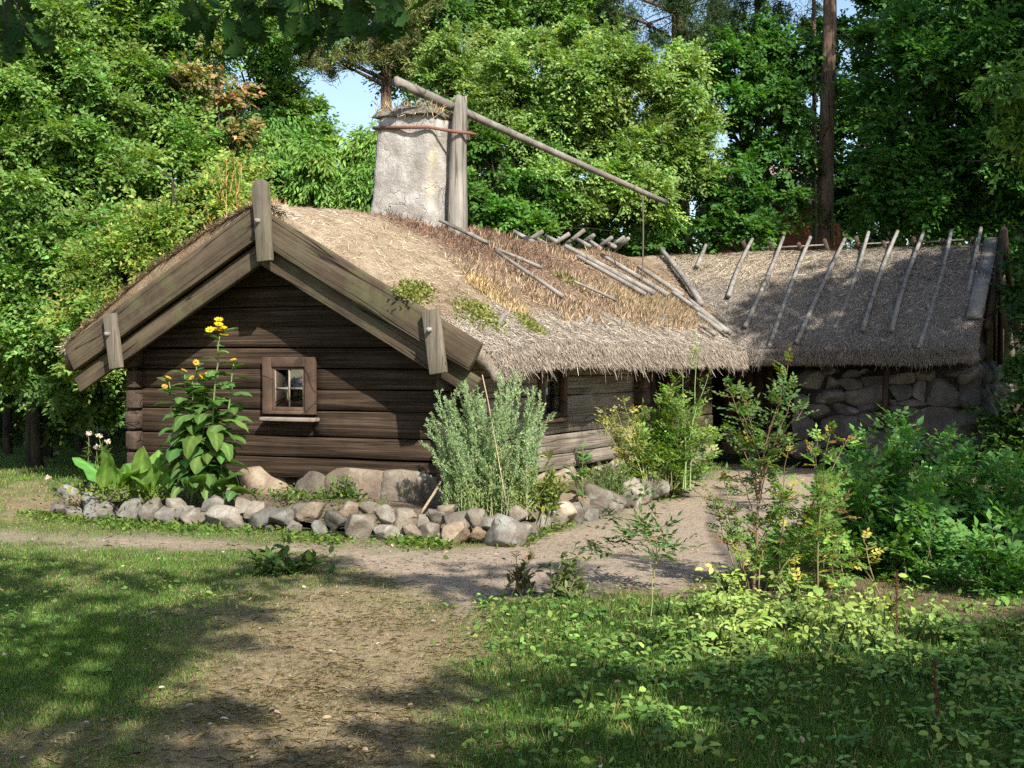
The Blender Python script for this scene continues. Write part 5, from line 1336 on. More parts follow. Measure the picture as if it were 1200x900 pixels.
# plants with three-parted leaves on stalks, standing in clumps
npl = 9400; x, y = scatter(npl, 0, 0, 5.0, 11.8, 1.0); path, dry, soil, u, v = masks(x, y)
dn = smooth(-.35, .3, fbm(x * 1.2, y * 1.2, oct=3, seed=190))
cov = (.3 + .7 * smooth(620, 800, u)) * smooth(510, 720, u + 60 * fbm(x, y, oct=3, seed=170)) * smooth(688, 712, v + 14 * fbm(x * 2, y * 2, oct=2, seed=171)) * (.2 + .8 * dn)
cov = np.maximum(cov, .22 * smooth(160, 20, u) * smooth(640, 680, v) * smooth(830, 760, v) * dn)
k = rng.random(npl) < cov * (1 - path) * (1 - .85 * soil) * (.22 + .24 * smooth(800, 760, v)); x, y, u, v = x[k], y[k], u[k], v[k]; npl = len(x)
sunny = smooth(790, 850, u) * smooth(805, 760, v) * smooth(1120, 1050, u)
per_ = 7; pi_ = np.repeat(np.arange(npl), per_); n = len(pi_)
H = (rng.uniform(.03, .12, npl) * (1 + .35 * sunny) * np.exp(rng.normal(0, .25, npl)) * (.45 + .55 * smooth(600, 820, u)))[pi_] * rng.uniform(.55, 1.15, n); th = rng.uniform(0, 2 * np.pi, n)
Db = np.stack([np.cos(th), np.sin(th), np.zeros(n)], -1); P0 = np.stack([x, y, gz(x, y)], -1)[pi_]
P = P0 + Db * (H * rng.uniform(.15, .8, n))[:, None] + np.array([0, 0, 1]) * H[:, None]
sp = rng.random(npl)[pi_]
c = np.where((sp < .25)[:, None], vary(n, (.09, .19, .05), .25, .1), np.where((sp < .75)[:, None], vary(n, (.13, .235, .055), .25, .1), vary(n, (.19, .28, .075), .25, .1)))
c = c * (1 - sunny[pi_][:, None]) + vary(n, (.30, .40, .11), .2, .08) * sunny[pi_][:, None]  # sunlight painted in: paler leaf colour across the sunny patch
N = norm(np.array([0, 0, .8]) + Db * .35 + .55 * rvec(n) + .35 * SUN); Lf = rng.uniform(.038, .078, n) * np.exp(rng.normal(0, .2, npl))[pi_]
compound(g, P - Db * (Lf * .35)[:, None], Db + .3 * rvec(n) * (1, 1, .4), N, Lf, 1, .72, .62, c, T_OVAL)
leaves(g, P0, P - P0 + 1e-4, rvec(n), np.linalg.norm(P - P0, axis=1), .0045, vary(n, (.12, .17, .06), .2))
tag(g.build('ground_cover', M['leaf_soft']), 'broad leaved green ground cover in the right foreground', kind='stuff')
g = Geo(); n = 2600; x, y = scatter(n, 0, 0, 5.0, 13, 1.2); path, dry, soil, u, v = masks(x, y); k = ~bed(x, y, u, v) & ~bare(x, y) & (rng.random(n) < .45 + .4 * dry); x, y = x[k], y[k]; n = len(x)
leaves(g, np.stack([x, y, gz(x, y) + rng.uniform(.008, .035, n)], -1), rvec(n) * (1, 1, .2), up_normals(n, 1, .6), rng.uniform(.02, .055, n), rng.uniform(.01, .028, n), vary(n, (.22, .16, .095), .4, .1, (.34, .29, .22), .15), T_OVAL)
n = 240; x, y = scatter(n, 0, 0, 5.0, 16, 1.0); path, dry, soil, u, v = masks(x, y); k = (path > .2) | (dry > .3); k &= ~bed(x, y, u, v) & ~bare(x, y); x, y = x[k], y[k]; n = len(x); A = rvec(n) * (1, 1, .05)
leaves(g, np.stack([x, y, gz(x, y) + .006], -1), A, up_normals(n), rng.uniform(.05, .18, n), .0035, vary(n, (.2, .15, .1), .4))
v, f = _ico(1); n = 2200; x, y = scatter(n, 0, 0, 5.2, 19, 1.0); path, dry, soil, u, vv = masks(x, y); k = (rng.random(n) < np.maximum(path, .6 * dry) * .9) & ~bed(x, y, u, vv) & ~bare(x, y)
pg = Geo()
for a_, b_ in zip(x[k], y[k]):
    r_ = rng.uniform(.005, .015); t_ = np.exp(rng.normal(0, .25))
    pg.add(v * (1 + .25 * rng.normal(size=v.shape)) * r_ * np.array([1, .8, .55]) + np.array([a_, b_, float(gz(np.array(a_), np.array(b_))) + .1 * r_]), [f], np.array((.23, .20, .165)) * t_)
tag(pg.build('pebbles', M['stemcol'], smooth_=True), 'pebbles embedded in the trodden path', kind='stuff')
tag(g.build('fallen_leaves', M['straw']), 'scattered fallen leaves and twigs', kind='stuff')
# ================================================================== TREES
def tube_limb(g, a, b, r0, r1, sag=.12, n=7, col=(1, 1, 1), sides=6, wob=.05):
    a = np.asarray(a, float); b = np.asarray(b, float); t = np.linspace(0, 1, n)[:, None]; L = np.linalg.norm(b - a)
    p = a + (b - a) * t + np.array([0, 0, 1]) * (np.sin(t * np.pi) * sag * L) * (.3 + .7 * rng.random()) + np.cumsum(rng.normal(0, wob * L / n, (n, 3)), 0) * t * (1 - t) * 2
    g.tube(p, np.linspace(r0, r1, n), sides, col, cap=False); return p
def clump_leaves(g, C, R, per, L, W, col, dv=.25, hue=.10, flat=.62, alt=None, palt=0, up=.55, tmpl=T_RHOMB, droop=0.0, pt=11):
    """sprays of twigs radiating from many points of the crown, with leaves in two rows along each twig"""
    nt = max(3, int(per / pt)); nC = len(C); ci = np.repeat(np.arange(nC), nt); nT = len(ci)
    D = rvec(nT) * np.array([1, 1, .62]) + np.array([0, 0, .22 - .5 * droop]); D = norm(D)
    S0 = C[ci] + rvec(nT) * (R[ci] * .45 * rng.random(nT))[:, None] * np.array([1, 1, flat]); Lt = R[ci] * rng.uniform(.55, 1.25, nT)
    PN = norm(rvec(nT) * .55 + np.array([0, 0, up + .2]) + .75 * SUN); PN = norm(PN - D * (PN * D).sum(-1, keepdims=True)); SD = np.cross(D, PN)
    ti = np.repeat(np.arange(nT), pt); n = len(ti); f = np.tile(np.linspace(.22, 1.0, pt), nT) + rng.normal(0, .04, n); sg_ = np.where(np.tile(np.arange(pt) % 2, nT) == 0, 1.0, -1.0)
    P = S0[ti] + D[ti] * (Lt[ti] * f)[:, None] - np.array([0, 0, 1.0]) * (Lt[ti] * .22 * f * f * (1 + 1.5 * droop))[:, None] + rvec(n) * L * .15
    A = norm(D[ti] * .75 + SD[ti] * (sg_ * .8)[:, None] + rvec(n) * .45 - np.array([0, 0, .25 + droop])); N = norm(PN[ti] + .45 * rvec(n))
    tone = np.exp(rng.normal(0, .12, nC))[ci][ti][:, None]; warm = np.exp(rng.normal(0, .08, nC))[ci][ti]
    c = vary(n, col, dv, hue, alt, palt) * tone; c[:, 0] *= warm
    sz = rng.uniform(.65, 1.2, n) * np.where(f > .85, .8, 1)
    leaves(g, P, A, N, L * sz, W * sz, np.clip(c, .003, .8), tmpl)
def env_clumps(envs, R0, dens, back=.45):
    """clump centres over crown lobes given as (u, v, Y, rx px, rz px, depth m)"""
    C = []
    for (u, v, Y, rx, rz, dy) in envs:
        c = at(u, v, Y); ax, az = rx * Y / FPX, rz * Y / FPX
        area = 4 * np.pi * ((ax * az) ** 1.6 / 3 + (ax * dy) ** 1.6 / 3 + (az * dy) ** 1.6 / 3) ** (1 / 1.6)
        n = max(4, int(dens * area / (np.pi * R0 * R0)))
        D = rvec(n * 2); keep = (D[:, 1] < .25) | (rng.random(n * 2) < back); D = D[keep][:n]
        rad = rng.uniform(.55, 1.06, len(D)) ** .7
        C.append(c + D * rad[:, None] * np.array([ax, dy, az]))
    C = np.vstack(C); C = C[C[:, 2] > .25]; R = R0 * np.exp(rng.normal(0, .28, len(C)))
    return C, R
def tree(name, label, bx, by, envs, R0=.5, dens=1.0, cover=1.5, L=.12, W=.07, col=(.085, .15, .04), tr=.14, cat='tree', group=None, bark='bark', leafmat='leaf', alt=None, palt=0, back=.45, limbs=14, flat=.62, dv=.25, droop=0., topz=None, hue=.10, extra_limbs=None, tmpl=T_RHOMB, up=.55):
    base = np.array([bx, by, 0.0]); o = thing(name, label, cat, tuple(base), 0, group)
    C, R = env_clumps(envs, R0, dens, back)
    per = int(cover * 4 * np.pi * R0 ** 2 * .65 / (.5 * L * W))
    g = Geo(); clump_leaves(g, C, R, per, L, W, col, dv, hue, flat, alt, palt, up=up, droop=droop, tmpl=tmpl)
    top_ = C[np.argmax(C[:, 2])]; cz = C.mean(0)
    tz = topz or max(1.5, .75 * top_[2] + .25 * cz[2]); tt = np.array([.5 * bx + .5 * cz[0], .5 * by + .5 * cz[1], tz])
    w_ = Geo(); p = tube_limb(w_, base - (0, 0, .1), tt, tr, tr * .35, 0, 12, wob=.06, sides=9)
    order = rng.permutation(len(C))[:limbs]
    for k in order:
        f = np.clip((C[k][2] / tz) * .75, .15, .92); a, _ = on_path(p, np.array([f]))
        q = tube_limb(w_, a[0], C[k], tr * .38 * (1.1 - f) + .012, .008, .10)
        for s_ in range(2):
            a2, _ = on_path(q, np.array([rng.uniform(.4, .8)])); tube_limb(w_, a2[0], C[k] + rng.normal(0, R0, 3), .014, .004, .1, 5)
    g.build('crown', M[leafmat], o, base); w_.build('trunk', M[bark], o, base, smooth_=True)
    return o
def X_(u, Y): return (u - CX) / FPX * Y
G1 = (.175, .305, .088)
# left of the house
tree('leafy_tree', 'broad bright green tree filling the left edge behind the lawn', X_(40, 21.5), 21.5, [(20, 105, 20.8, 60, 60, 1.2), (40, 130, 21, 105, 130, 1.6), (90, 270, 20.6, 100, 110, 1.5), (10, 330, 20.4, 80, 100, 1.3), (60, 395, 20.2, 75, 62, 1.1), (-60, 200, 21, 90, 180, 1.5), (-90, 380, 21, 90, 80, 1.3)], col=G1, L=.10, W=.056, alt=(.15, .21, .06), palt=.18, R0=.42, dens=1.15, group='trees behind the cottage')
tree('leafy_tree', 'tall airy green tree whose top runs out of the picture left of the gable', X_(160, 22.5), 22.5, [(262, 18, 23, 55, 34, 1.0), (335, 8, 23.5, 50, 26, .9), (170, 70, 22.4, 95, 110, 1.5), (215, 190, 22, 80, 90, 1.3), (150, 230, 21.5, 90, 90, 1.4), (110, 30, 22.6, 100, 80, 1.4), (200, 300, 21.4, 80, 60, 1.2)], col=(.185, .31, .09), L=.10, W=.055, alt=(.17, .22, .06), palt=.16, R0=.42, dens=1.15, group='trees behind the cottage')
tree('hazel_bush', 'yellow green bush growing close behind the left roof slope', X_(210, 19), 19.2, [(235, 265, 19.2, 70, 55, .9), (160, 330, 18.6, 70, 60, .8), (120, 395, 18.2, 45, 50, .6), (195, 300, 18.9, 60, 45, .8), (290, 240, 20, 40, 40, .7)], R0=.36, col=(.19, .295, .07), L=.085, W=.042, alt=(.30, .30, .09), palt=.18, tr=.05, cat='bush', limbs=20)
tree('hazel_bush', 'dark low bush in the shade under the left trees beside the cottage corner', X_(110, 21), 21, [(95, 440, 19.6, 62, 50, .7), (130, 470, 19.4, 40, 40, .5), (60, 470, 22, 60, 40, .7)], R0=.36, col=(.10, .175, .05), L=.11, W=.065, tr=.05, cat='bush', limbs=12, dens=.8)
for u, Y, lab in ((48, 23.5, 'thick dark trunk standing in the shade at the left edge'), (8, 24.5, 'thin dark trunk at the extreme left edge'), (92, 25, 'slim dark trunk between the left bushes')):
    tree('shaded_tree', lab, X_(u, Y), Y, [(u, 250, Y + 1, 60, 120, 1.0)], R0=.55, col=(.06, .11, .03), tr=.20 if 'thick' in lab else .09, dens=.6, group='trees behind the cottage')
tree('withering_tree', 'half dead tree with rust brown leaves above the left roof slope', X_(262, 22.6), 22.6, [(235, 75, 21.4, 42, 26, .5), (275, 152, 21.6, 30, 16, .4), (215, 105, 21.3, 26, 18, .4), (262, 112, 21.6, 26, 16, .4)], R0=.26, dens=.42, cover=.7, L=.10, W=.06, col=(.34, .22, .12), alt=(.15, .19, .06), palt=.45, tr=.10, topz=6.2, limbs=26, group='trees behind the cottage')
tree('elder_bush', 'green elder bush with drooping leaves between the gable top and the chimney', X_(380, 25), 24.5, [(390, 205, 24.2, 55, 40, .9), (330, 215, 24, 50, 38, .8), (430, 215, 24.4, 40, 48, .8), (448, 165, 24.6, 14, 20, .4), (310, 180, 24.6, 45, 50, .8)], R0=.42, col=(.155, .28, .07), L=.14, W=.045, droop=.7, tr=.07, cat='bush', limbs=14)
tree('leafy_tree', 'green tree with a dark trunk between the half dead tree and the gap of sky', X_(318, 26), 26, [(295, 70, 25.4, 45, 45, .9), (355, 118, 25.2, 20, 26, .5), (375, 158, 25, 22, 12, .4), (305, 140, 25.2, 46, 34, .9), (348, 172, 25, 34, 16, .6), (340, 20, 26, 60, 30, 1.0), (270, 20, 26, 50, 40, 1.0), (345, 125, 25.6, 18, 22, .5)], R0=.4, dens=.8, col=(.15, .27, .072), L=.10, W=.055, tr=.13, limbs=22, group='trees behind the cottage')
# pines
def pine(name, label, u, Y, tr, top, tufts, col=(.055, .085, .035), lean=0.0, group='pines behind the cottage', branches=True):
    base = np.array([X_(u, Y), Y, 0.0]); o = thing(name, label, 'pine', tuple(base), 0, group)
    w_ = Geo(); p = tube_limb(w_, base - (0, 0, .1), base + np.array([lean, .2, top]), tr, tr * .5, 0, 14, sides=10, wob=.02)
    g = Geo()
    for (tu, tv, tY, R) in tufts:
        c = at(tu, tv, tY); f = np.clip((c[2] - .4) / top, .2, .97); a, _ = on_path(p, np.array([f])); q = tube_limb(w_, a[0], c, .05, .014, .05, 8, wob=.12)
        for k in range(13):
            cc_ = c + rng.normal(0, R * .55, 3) * (1, 1, .5); tube_limb(w_, on_path(q, np.array([rng.uniform(.5, .95)]))[0][0], cc_, .014, .005, .05, 5)
            n = 230; D = norm(rvec(n) + (0, 0, .35)); P = cc_ + rvec(n) * R * .33 * rng.random((n, 1)) 
            leaves(g, P, D, rvec(n), rng.uniform(.10, .19, n), .013, vary(n, np.asarray(col) * np.exp(rng.normal(0, .15)), .25))
    if g.n: g.build('crown', M['leaf_soft'], o, base)
    w_.build('trunk', M['bark_pine'], o, base, smooth_=True); return o
pine('pine_tree', 'pine with olive needles and bare twisted branches left of the chimney', 452, 29, .19, 9.6, [(400, 30, 28.6, .9), (360, 20, 28.5, .8), (430, 60, 28.6, .8), (385, 70, 28.4, .7), (345, 60, 28.3, .7), (480, 15, 29, .8), (440, 0, 29, .9), (470, 55, 29, .5)], (.19, .215, .085))
pine('pine_tree', 'straight tall pine trunk with reddish bark rising behind the wing roof', 966, 28, .20, 14, [(940, -60, 28, 1.0), (1000, -90, 28, 1.0)], lean=.15)
pine('pine_tree', 'dark pine trunk behind the end of the lever pole', 796, 31, .30, 12, [(740, 20, 30, 1.1), (790, 10, 30, 1.2), (830, 30, 30.4, 1.1), (860, 55, 30, .9), (720, -10, 30.5, 1.0), (770, -30, 31, 1.2), (850, -10, 31, 1.2), (810, 60, 29.8, .8), (895, 20, 31, 1.0)], (.05, .09, .035))
pine('pine_tree', 'thin dark trunk close beside the reddish pine trunk', 953, 29.5, .07, 12, [(930, -70, 29.5, 1.0)])
pine('pine_tree', 'thin dark trunk in front of the distant red building', 887, 31, .12, 12, [(880, 60, 31, .9), (915, 90, 31, .8), (860, 100, 31, .7)], (.045, .08, .03))
# oaks and other crowns behind the chimney and lever
tree('oak_tree', 'large sunlit oak spreading behind the chimney and the lever pole', X_(640, 28.5), 29, [(640, 110, 27.6, 110, 80, 1.9), (740, 130, 27.4, 90, 85, 1.8), (580, 170, 27.4, 75, 80, 1.5), (690, 210, 27, 100, 50, 1.5), (790, 165, 27.8, 50, 70, 1.2), (720, 240, 26.6, 60, 26, 1.0), (560, 90, 28, 60, 60, 1.3)], R0=.42, dens=1.15, col=(.20, .305, .10), alt=(.27, .35, .12), palt=.15, L=.10, W=.055, tr=.24, limbs=34, group='trees behind the cottage')
tree('leafy_tree', 'green tree rising out of the top of the picture above the chimney', X_(540, 31), 31, [(540, 25, 30.6, 75, 60, 1.5), (620, 10, 31, 90, 60, 1.5), (490, 60, 30.4, 40, 55, 1.0), (680, -10, 31.5, 80, 50, 1.5)], col=(.15, .265, .075), L=.115, W=.065, tr=.2, limbs=22, group='trees behind the cottage')
tree('leafy_tree', 'shaded green tree right behind the chimney and fork post', X_(590, 26), 26, [(575, 240, 25.6, 50, 42, .9), (620, 245, 25.8, 60, 36, .9), (555, 190, 26, 25, 50, .7)], col=(.095, .20, .042), L=.115, W=.07, tr=.12, limbs=18, group='trees behind the cottage')
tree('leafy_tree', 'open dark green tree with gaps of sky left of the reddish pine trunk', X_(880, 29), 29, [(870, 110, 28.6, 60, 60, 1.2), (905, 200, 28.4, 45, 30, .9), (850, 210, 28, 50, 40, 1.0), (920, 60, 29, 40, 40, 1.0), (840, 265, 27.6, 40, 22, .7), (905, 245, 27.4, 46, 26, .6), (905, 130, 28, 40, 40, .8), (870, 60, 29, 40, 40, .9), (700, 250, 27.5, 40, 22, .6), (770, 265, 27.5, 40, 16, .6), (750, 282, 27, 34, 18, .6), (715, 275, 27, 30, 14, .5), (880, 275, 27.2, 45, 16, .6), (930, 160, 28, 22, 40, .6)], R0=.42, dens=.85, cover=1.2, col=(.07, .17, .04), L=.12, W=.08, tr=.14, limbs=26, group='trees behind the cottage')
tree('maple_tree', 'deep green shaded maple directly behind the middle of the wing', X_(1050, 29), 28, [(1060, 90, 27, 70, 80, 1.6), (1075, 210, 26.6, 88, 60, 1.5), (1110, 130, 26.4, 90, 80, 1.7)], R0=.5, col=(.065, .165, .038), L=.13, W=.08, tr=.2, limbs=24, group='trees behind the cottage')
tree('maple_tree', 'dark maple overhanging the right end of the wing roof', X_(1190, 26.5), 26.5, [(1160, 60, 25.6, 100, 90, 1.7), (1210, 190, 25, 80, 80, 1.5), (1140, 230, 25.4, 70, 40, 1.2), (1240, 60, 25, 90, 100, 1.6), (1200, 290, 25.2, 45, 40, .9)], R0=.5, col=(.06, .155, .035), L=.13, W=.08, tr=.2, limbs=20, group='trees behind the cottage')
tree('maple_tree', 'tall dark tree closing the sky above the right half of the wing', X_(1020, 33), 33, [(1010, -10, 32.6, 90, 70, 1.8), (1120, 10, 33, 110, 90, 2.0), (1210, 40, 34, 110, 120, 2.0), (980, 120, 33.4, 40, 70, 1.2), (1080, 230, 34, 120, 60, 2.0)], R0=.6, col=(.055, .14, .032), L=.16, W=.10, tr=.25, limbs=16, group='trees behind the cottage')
tree('lilac_bush', 'dark bush at the right edge beside the wing gable', X_(1215, 20), 20.2, [(1222, 350, 20, 26, 60, .6), (1225, 440, 19.6, 26, 50, .6), (1190, 478, 19.3, 22, 48, .5), (1178, 520, 19.2, 22, 24, .4), (1255, 400, 20, 50, 100, .8), (1215, 290, 20.6, 22, 30, .5)], R0=.36, col=(.06, .12, .035), L=.12, W=.075, tr=.06, cat='bush', limbs=12)
# distant wood
g = Geo(); C = []
for k in range(520):
    x = rng.uniform(-34, 34); y = rng.uniform(40, 52); top_ = 6.0 + 1.2 * math.sin(x * .7) + rng.normal(0, .6)
    u_ = CX + FPX * x / y
    if 330 < u_ < 460: top_ = min(top_, 6.2)
    C.append((x, y, rng.uniform(.4, top_)))
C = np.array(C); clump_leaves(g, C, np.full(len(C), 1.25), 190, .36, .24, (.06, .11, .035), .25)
for k in range(150):
    x = rng.uniform(-34, 34); y = rng.uniform(39, 50); g.tube([(x, y, 0), (x + rng.normal(0, .2), y, 5.2)], [.14, .08], 6, (.05, .04, .03))
tag(g.build('distant_wood', M['leaf']), 'dark wood closing the view far behind the cottage', kind='stuff')
# undergrowth filling the dark between the near trunks
g = Geo(); C = []
for k in range(560):
    x = rng.uniform(-17, 17); y = rng.uniform(29, 38) if x > -3.5 else rng.uniform(25.5, 33)
    C.append((x, y, abs(rng.normal(0, 1.5)) + .3))
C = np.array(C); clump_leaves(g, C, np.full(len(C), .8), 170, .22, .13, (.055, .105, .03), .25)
tag(g.build('undergrowth', M['leaf']), 'dense undergrowth under the trees behind the cottage', kind='stuff')
# little red house far behind
hb = np.array([X_(905, 40), 40.0, 0]); rh = thing('red_house', 'small red wooden house with a pinkish tiled roof glimpsed through the trees behind the wing', 'house', tuple(hb), .25)
M['red_wood'] = wood_mat('red_wood', (.12, .03, .018), (.23, .06, .035), (.3, .09, .05), (9, 9, .8), .5, .02); M['tile'] = rock_mat('roof_tile', (.32, .2, .16), (.45, .30, .26), (.5, .36, .31), lichen=(.4, .34, .3), usecol=False)
g = Geo(); g.box((-1.4, -1.5, 0), (1.4, 1.5, 6.3)); g.build('wall', M['red_wood'], rh)
g = Geo(); r_ = [(-1.7, -1.8, 6.15), (1.7, -1.8, 6.15), (1.7, 0, 7.4), (-1.7, 0, 7.4), (-1.7, 1.8, 6.15), (1.7, 1.8, 6.15)]
g.add(r_ + [(a, b_, c - .12) for a, b_, c in r_], [np.array([(0, 1, 2, 3), (3, 2, 5, 4), (7, 6, 9, 8), (8, 9, 10, 11), (0, 6, 7, 1), (4, 5, 11, 10), (1, 7, 8, 2), (2, 8, 11, 5), (3, 9, 6, 0), (4, 10, 9, 3)])]); g.build('roof', M['tile'], rh)

# ------------------------------------------------------------------ the trees standing over and beside the viewer: they cast the dappled shade
CLEAR = [(181,708,22,9), (246,696,28,9), (254,737,24,9), (242,779,28,13), (233,804,26,14), (325,779,44,20), (346,712,36,15), (420,706,95,18), (390,766,62,24), (455,745,60,40), (416,833,50,12), (296,888,34,11), (12,870,30,20), (65,875,46,13), (141,855,22,8), (12,788,16,12), (267,858,24,9),
         (583,760,100,40), (560,830,60,18), (740,842,70,24), (350, 860, 40, 14), (420, 880, 40, 10), (300, 820, 30, 12), (200, 870, 26, 9), (90, 820, 24, 9), (360, 800, 30, 10), (30, 760, 18, 10), (100, 715, 20, 7), (480, 840, 40, 14), (170, 660, 60, 7), (310, 740, 30, 10), (620,860,50,12), (700,730,120,40), (880,730,190,42), (740,640,170,22), (150,642,170,8), (90,682,26,8), (30,720,22,9), (120,755,22,8), (470,800,30,10), (385,740,40,16), (530,880,30,12), (480,665,40,8), (170,825,24,9), (330,850,22,8)]
def shade_targets():
    """places of the garden that lie in tree shade; sunny flecks are left open"""
    T = []
    def area(u0, u1, v0, v1, n, z=0.0):
        for _ in range(n):
            u, v = rng.uniform(u0, u1), rng.uniform(v0, v1)
            if min(math.hypot((u - a) / (ru + 16), (v - b_) / (rv + 4)) for a, b_, ru, rv in CLEAR) < 1: continue
            T.append(onground(u, v, z))
    area(-60, 300, 652, 720, 125); area(-60, 330, 720, 790, 100); area(-60, 260, 790, 900, 70); area(150, 420, 690, 790, 36); area(250, 560, 800, 920, 68); area(300, 470, 655, 690, 36)
    area(440, 560, 690, 790, 22); area(480, 610, 662, 700, 26); area(700, 1260, 815, 930, 165); area(560, 720, 800, 930, 42); area(800, 1260, 785, 830, 120); area(590, 700, 776, 800, 14); area(620, 780, 655, 672, 9)
    area(1100, 1260, 690, 790, 30); area(840, 900, 570, 600, 8)
    return np.array(T)
T1 = shade_targets()
kk = rng.uniform(9.0, 13.5, len(T1)); C1 = T1 + SUN[None] * kk[:, None]
right = C1[:, 0] > 2.6
def shade_tree(name, label, bx, by, C, tr, R0, L, W, col, tmpl=T_RHOMB, per=150, extra=None, crownz=None, leafmat='leaf_dark', cat='tree'):
    base = np.array([bx, by, 0.0]); o = thing(name, label, cat, tuple(base)); R = R0 * np.exp(rng.normal(0, .25, len(C)))
    g = Geo(); clump_leaves(g, C, R, per, L, W, col, .25, .1, .7, tmpl=tmpl)
    w_ = Geo(); tz = C[:, 2].mean() + .8; p = tube_limb(w_, base - (0, 0, .1), np.array([.6 * bx + .4 * C[:, 0].mean(), .6 * by + .4 * C[:, 1].mean(), tz]), tr, tr * .4, 0, 12, sides=10)
    for k in rng.permutation(len(C))[:26]:
        f = rng.uniform(.55, .98); a, _ = on_path(p, np.array([f])); tube_limb(w_, a[0], C[k], .05, .012, .08, 8)
    if extra: extra(g, w_, p)
    g.build('crown', M[leafmat], o, base); w_.build('trunk', M['bark'], o, base, smooth_=True); return o
def oak_branch(g, w_, p):
    # the low twigs whose lobed leaves hang into the top of the picture
    for (bu, bv, tips_) in ((350, -60, [(232, 14), (250, 30), (270, 38), (285, 22), (310, 8), (352, 25), (365, 45), (378, 50), (392, 30), (412, 12), (440, 32), (462, 28), (478, 20), (330, 15), (295, 5), (345, 5), (425, 0), (455, 8), (225, 8), (300, 28), (375, 15)]), (0, -50, [(14, 30), (30, 45), (5, 48), (24, 18), (42, 38), (-12, 40), (10, 5)])):
        Yb = 5.4; b0 = at(bu, bv, Yb); a, _ = on_path(p, np.array([.5])); hub = at(bu, -230, 3.6)
        tube_limb(w_, a[0], hub, .05, .03, .05, 8); tube_limb(w_, hub, b0, .03, .014, .02, 6)
        for (u, v) in tips_:
            T = at(u, v - 4, Yb + rng.uniform(-.3, .3)); q = tube_limb(w_, b0, T, .007, .0025, .04, 6)
            n = 5; ts = np.array([1.0, .97, .92, .84, .98]); Q, Tn = on_path(q, ts)
            A = norm(Tn * .5 + rvec(n) * .8 + (0, 0, -.35)); N = norm(rvec(n) * .7 + (0, -.45, .5))
            leaves(g, Q, A, N, rng.uniform(.085, .125, n), rng.uniform(.075, .11, n), vary(n, (.024, .06, .014), .2), T_OAK)
n = 16; ex = np.stack([rng.uniform(-4, 3.5, n), rng.uniform(-7, -2, n), rng.uniform(5.5, 10.5, n)], -1)
shade_tree('overhanging_oak', 'oak whose dark lobed leaves hang into the top left of the picture', .8, -3.2, np.vstack([C1[~right], ex]), .32, .20, .11, .06, (.07, .13, .035), per=44, extra=oak_branch)
n = 14; ex = np.stack([rng.uniform(4, 9, n), rng.uniform(-5, 1, n), rng.uniform(6, 10.5, n)], -1)
shade_tree('garden_maple', 'leafy tree right behind the viewer whose shade falls on the right foreground', 5.6, -4.0, np.vstack([C1[right], ex]), .22, .21, .11, .065, (.07, .135, .038), per=44)
def vol_targets(boxes, kr):
    out_ = []
    for (u0, u1, v0, v1, Y0, Y1, n) in boxes:
        for _ in range(n):
            p = at(rng.uniform(u0, u1), rng.uniform(v0, v1), rng.uniform(Y0, Y1)); out_.append(p + SUN * rng.uniform(*kr))
    return np.array(out_)
C2 = vol_targets([(1010, 1260, 540, 690, 10.2, 12.6, 16), (960, 1020, 600, 690, 10.3, 11.5, 4)], (6.5, 10.5))
C2 = C2[(C2[:, 0] / np.maximum(C2[:, 1], .1) > .5) | (C2[:, 2] > 5)]
shade_tree('garden_lime', 'leafy tree standing to the right of the picture, shading the shrubs', 9.2, 4.6, C2, .2, .48, .12, .09, (.06, .125, .033), per=150)
C3 = vol_targets([(925, 1190, 300, 420, 20.3, 22.5, 62), (870, 925, 300, 420, 21, 22.5, 4), (930, 1180, 430, 540, 19.8, 20.8, 60), (1125, 1235, 400, 560, 19.5, 23, 120), (1050, 1200, 280, 420, 20, 22.5, 34)], (9.0, 13.5))
shade_tree('garden_ash', 'tall tree to the right of the cottage, shading the wing', 12.2, 12.5, C3, .28, .5, .13, .08, (.06, .125, .033), per=150)
C4 = vol_targets([(1010, 1260, -60, 260, 24.5, 28, 110), (850, 960, 60, 260, 27, 30, 14)], (7.0, 12.5))
C4 = C4[C4[:, 0] / np.maximum(C4[:, 1], .1) > .42]
shade_tree('garden_elm', 'very tall tree beyond the right edge, keeping the trees behind the wing in shade', 15.5, 20.5, C4, .3, .75, .17, .11, (.06, .12, .033), per=180)
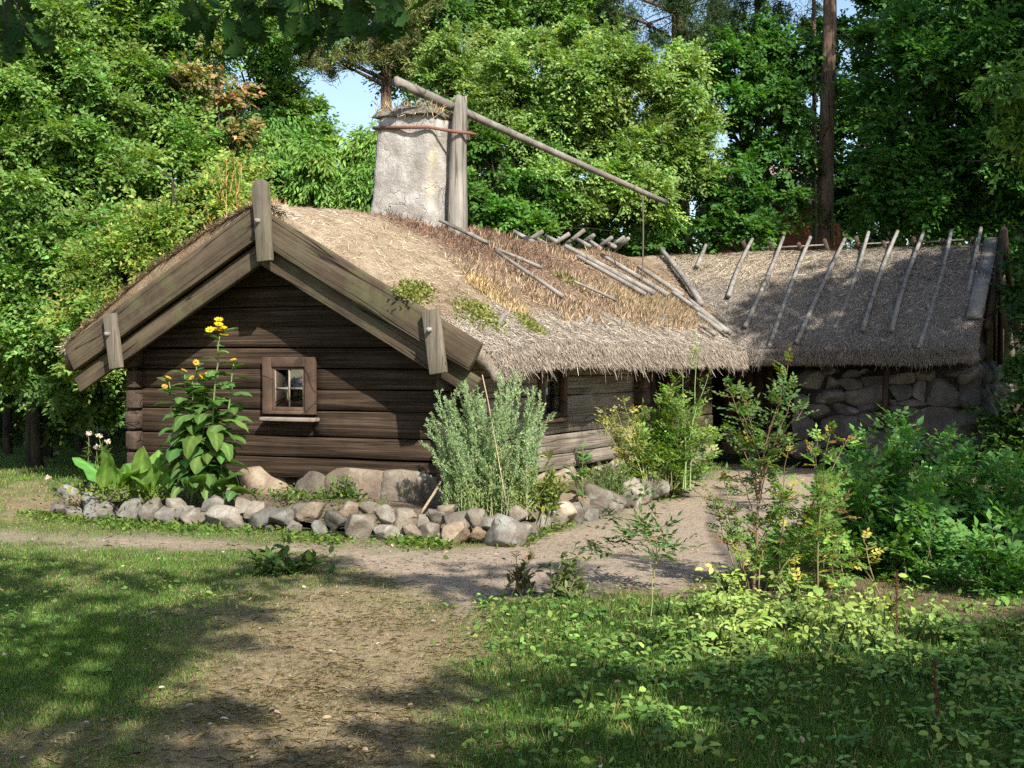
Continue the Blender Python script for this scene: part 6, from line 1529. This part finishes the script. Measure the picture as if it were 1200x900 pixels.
# a lit spray of leaves reaching in at the right edge
tree('hornbeam', 'tree with light sunlit leaf sprays reaching in at the right edge above the wing', X_(1290, 17), 17, [(1190, 100, 16.4, 45, 14, .4), (1215, 125, 16.4, 40, 20, .5), (1180, 160, 16.6, 24, 12, .3), (1270, 90, 17, 60, 60, .9)], R0=.26, dens=1.0, cover=.9, L=.11, W=.045, col=(.12, .23, .055), tr=.09, limbs=18, droop=.4)
# ================================================================== CAMERA, SKY, SUN
cam = bpy.data.cameras.new('camera'); cam.lens = 48; cam.sensor_width = 36; cam.sensor_fit = 'HORIZONTAL'; cam.clip_start = .05; cam.clip_end = 1000
co = bpy.data.objects.new('camera', cam); COLL.objects.link(co)
co.location = (0, 0, CAM_H); co.rotation_euler = (math.pi / 2 - PITCH, 0, 0)
scene.camera = co
w = bpy.data.worlds.new('World'); scene.world = w; w.use_nodes = True
nt = w.node_tree; nt.nodes.clear()
wo = nt.nodes.new('ShaderNodeOutputWorld'); bg = nt.nodes.new('ShaderNodeBackground'); sk = nt.nodes.new('ShaderNodeTexSky')
sk.sky_type = 'NISHITA'; sk.sun_disc = False
el = math.asin(SUN[2]); az = math.atan2(SUN[0], SUN[1])
sk.sun_elevation = el; sk.sun_rotation = az; sk.air_density = 1.0; sk.dust_density = 1.2; sk.ozone_density = 1.0
bg.inputs['Strength'].default_value = SKY
nt.links.new(sk.outputs[0], bg.inputs[0]); nt.links.new(bg.outputs[0], wo.inputs[0])
sl = bpy.data.lights.new('sun', 'SUN'); sl.energy = SUNS; sl.angle = math.radians(.55); sl.color = (1.0, .945, .85)
so = bpy.data.objects.new('sun', sl); COLL.objects.link(so)
so.rotation_euler = Vector(-SUN).to_track_quat('-Z', 'Y').to_euler(); so.location = (6, -10, 14)
vs = scene.view_settings
scene.display_settings.display_device = 'sRGB'
vs.view_transform = 'Standard'; vs.look = 'None'; vs.exposure = EXPO; vs.gamma = 1.0; vs.use_curve_mapping = False
cy = scene.cycles
cy.use_denoising = False
cy.max_bounces = 6; cy.diffuse_bounces = 3; cy.glossy_bounces = 2; cy.transmission_bounces = 4; cy.transparent_max_bounces = 6
cy.caustics_reflective = False; cy.caustics_refractive = False; cy.sample_clamp_indirect = 4.0
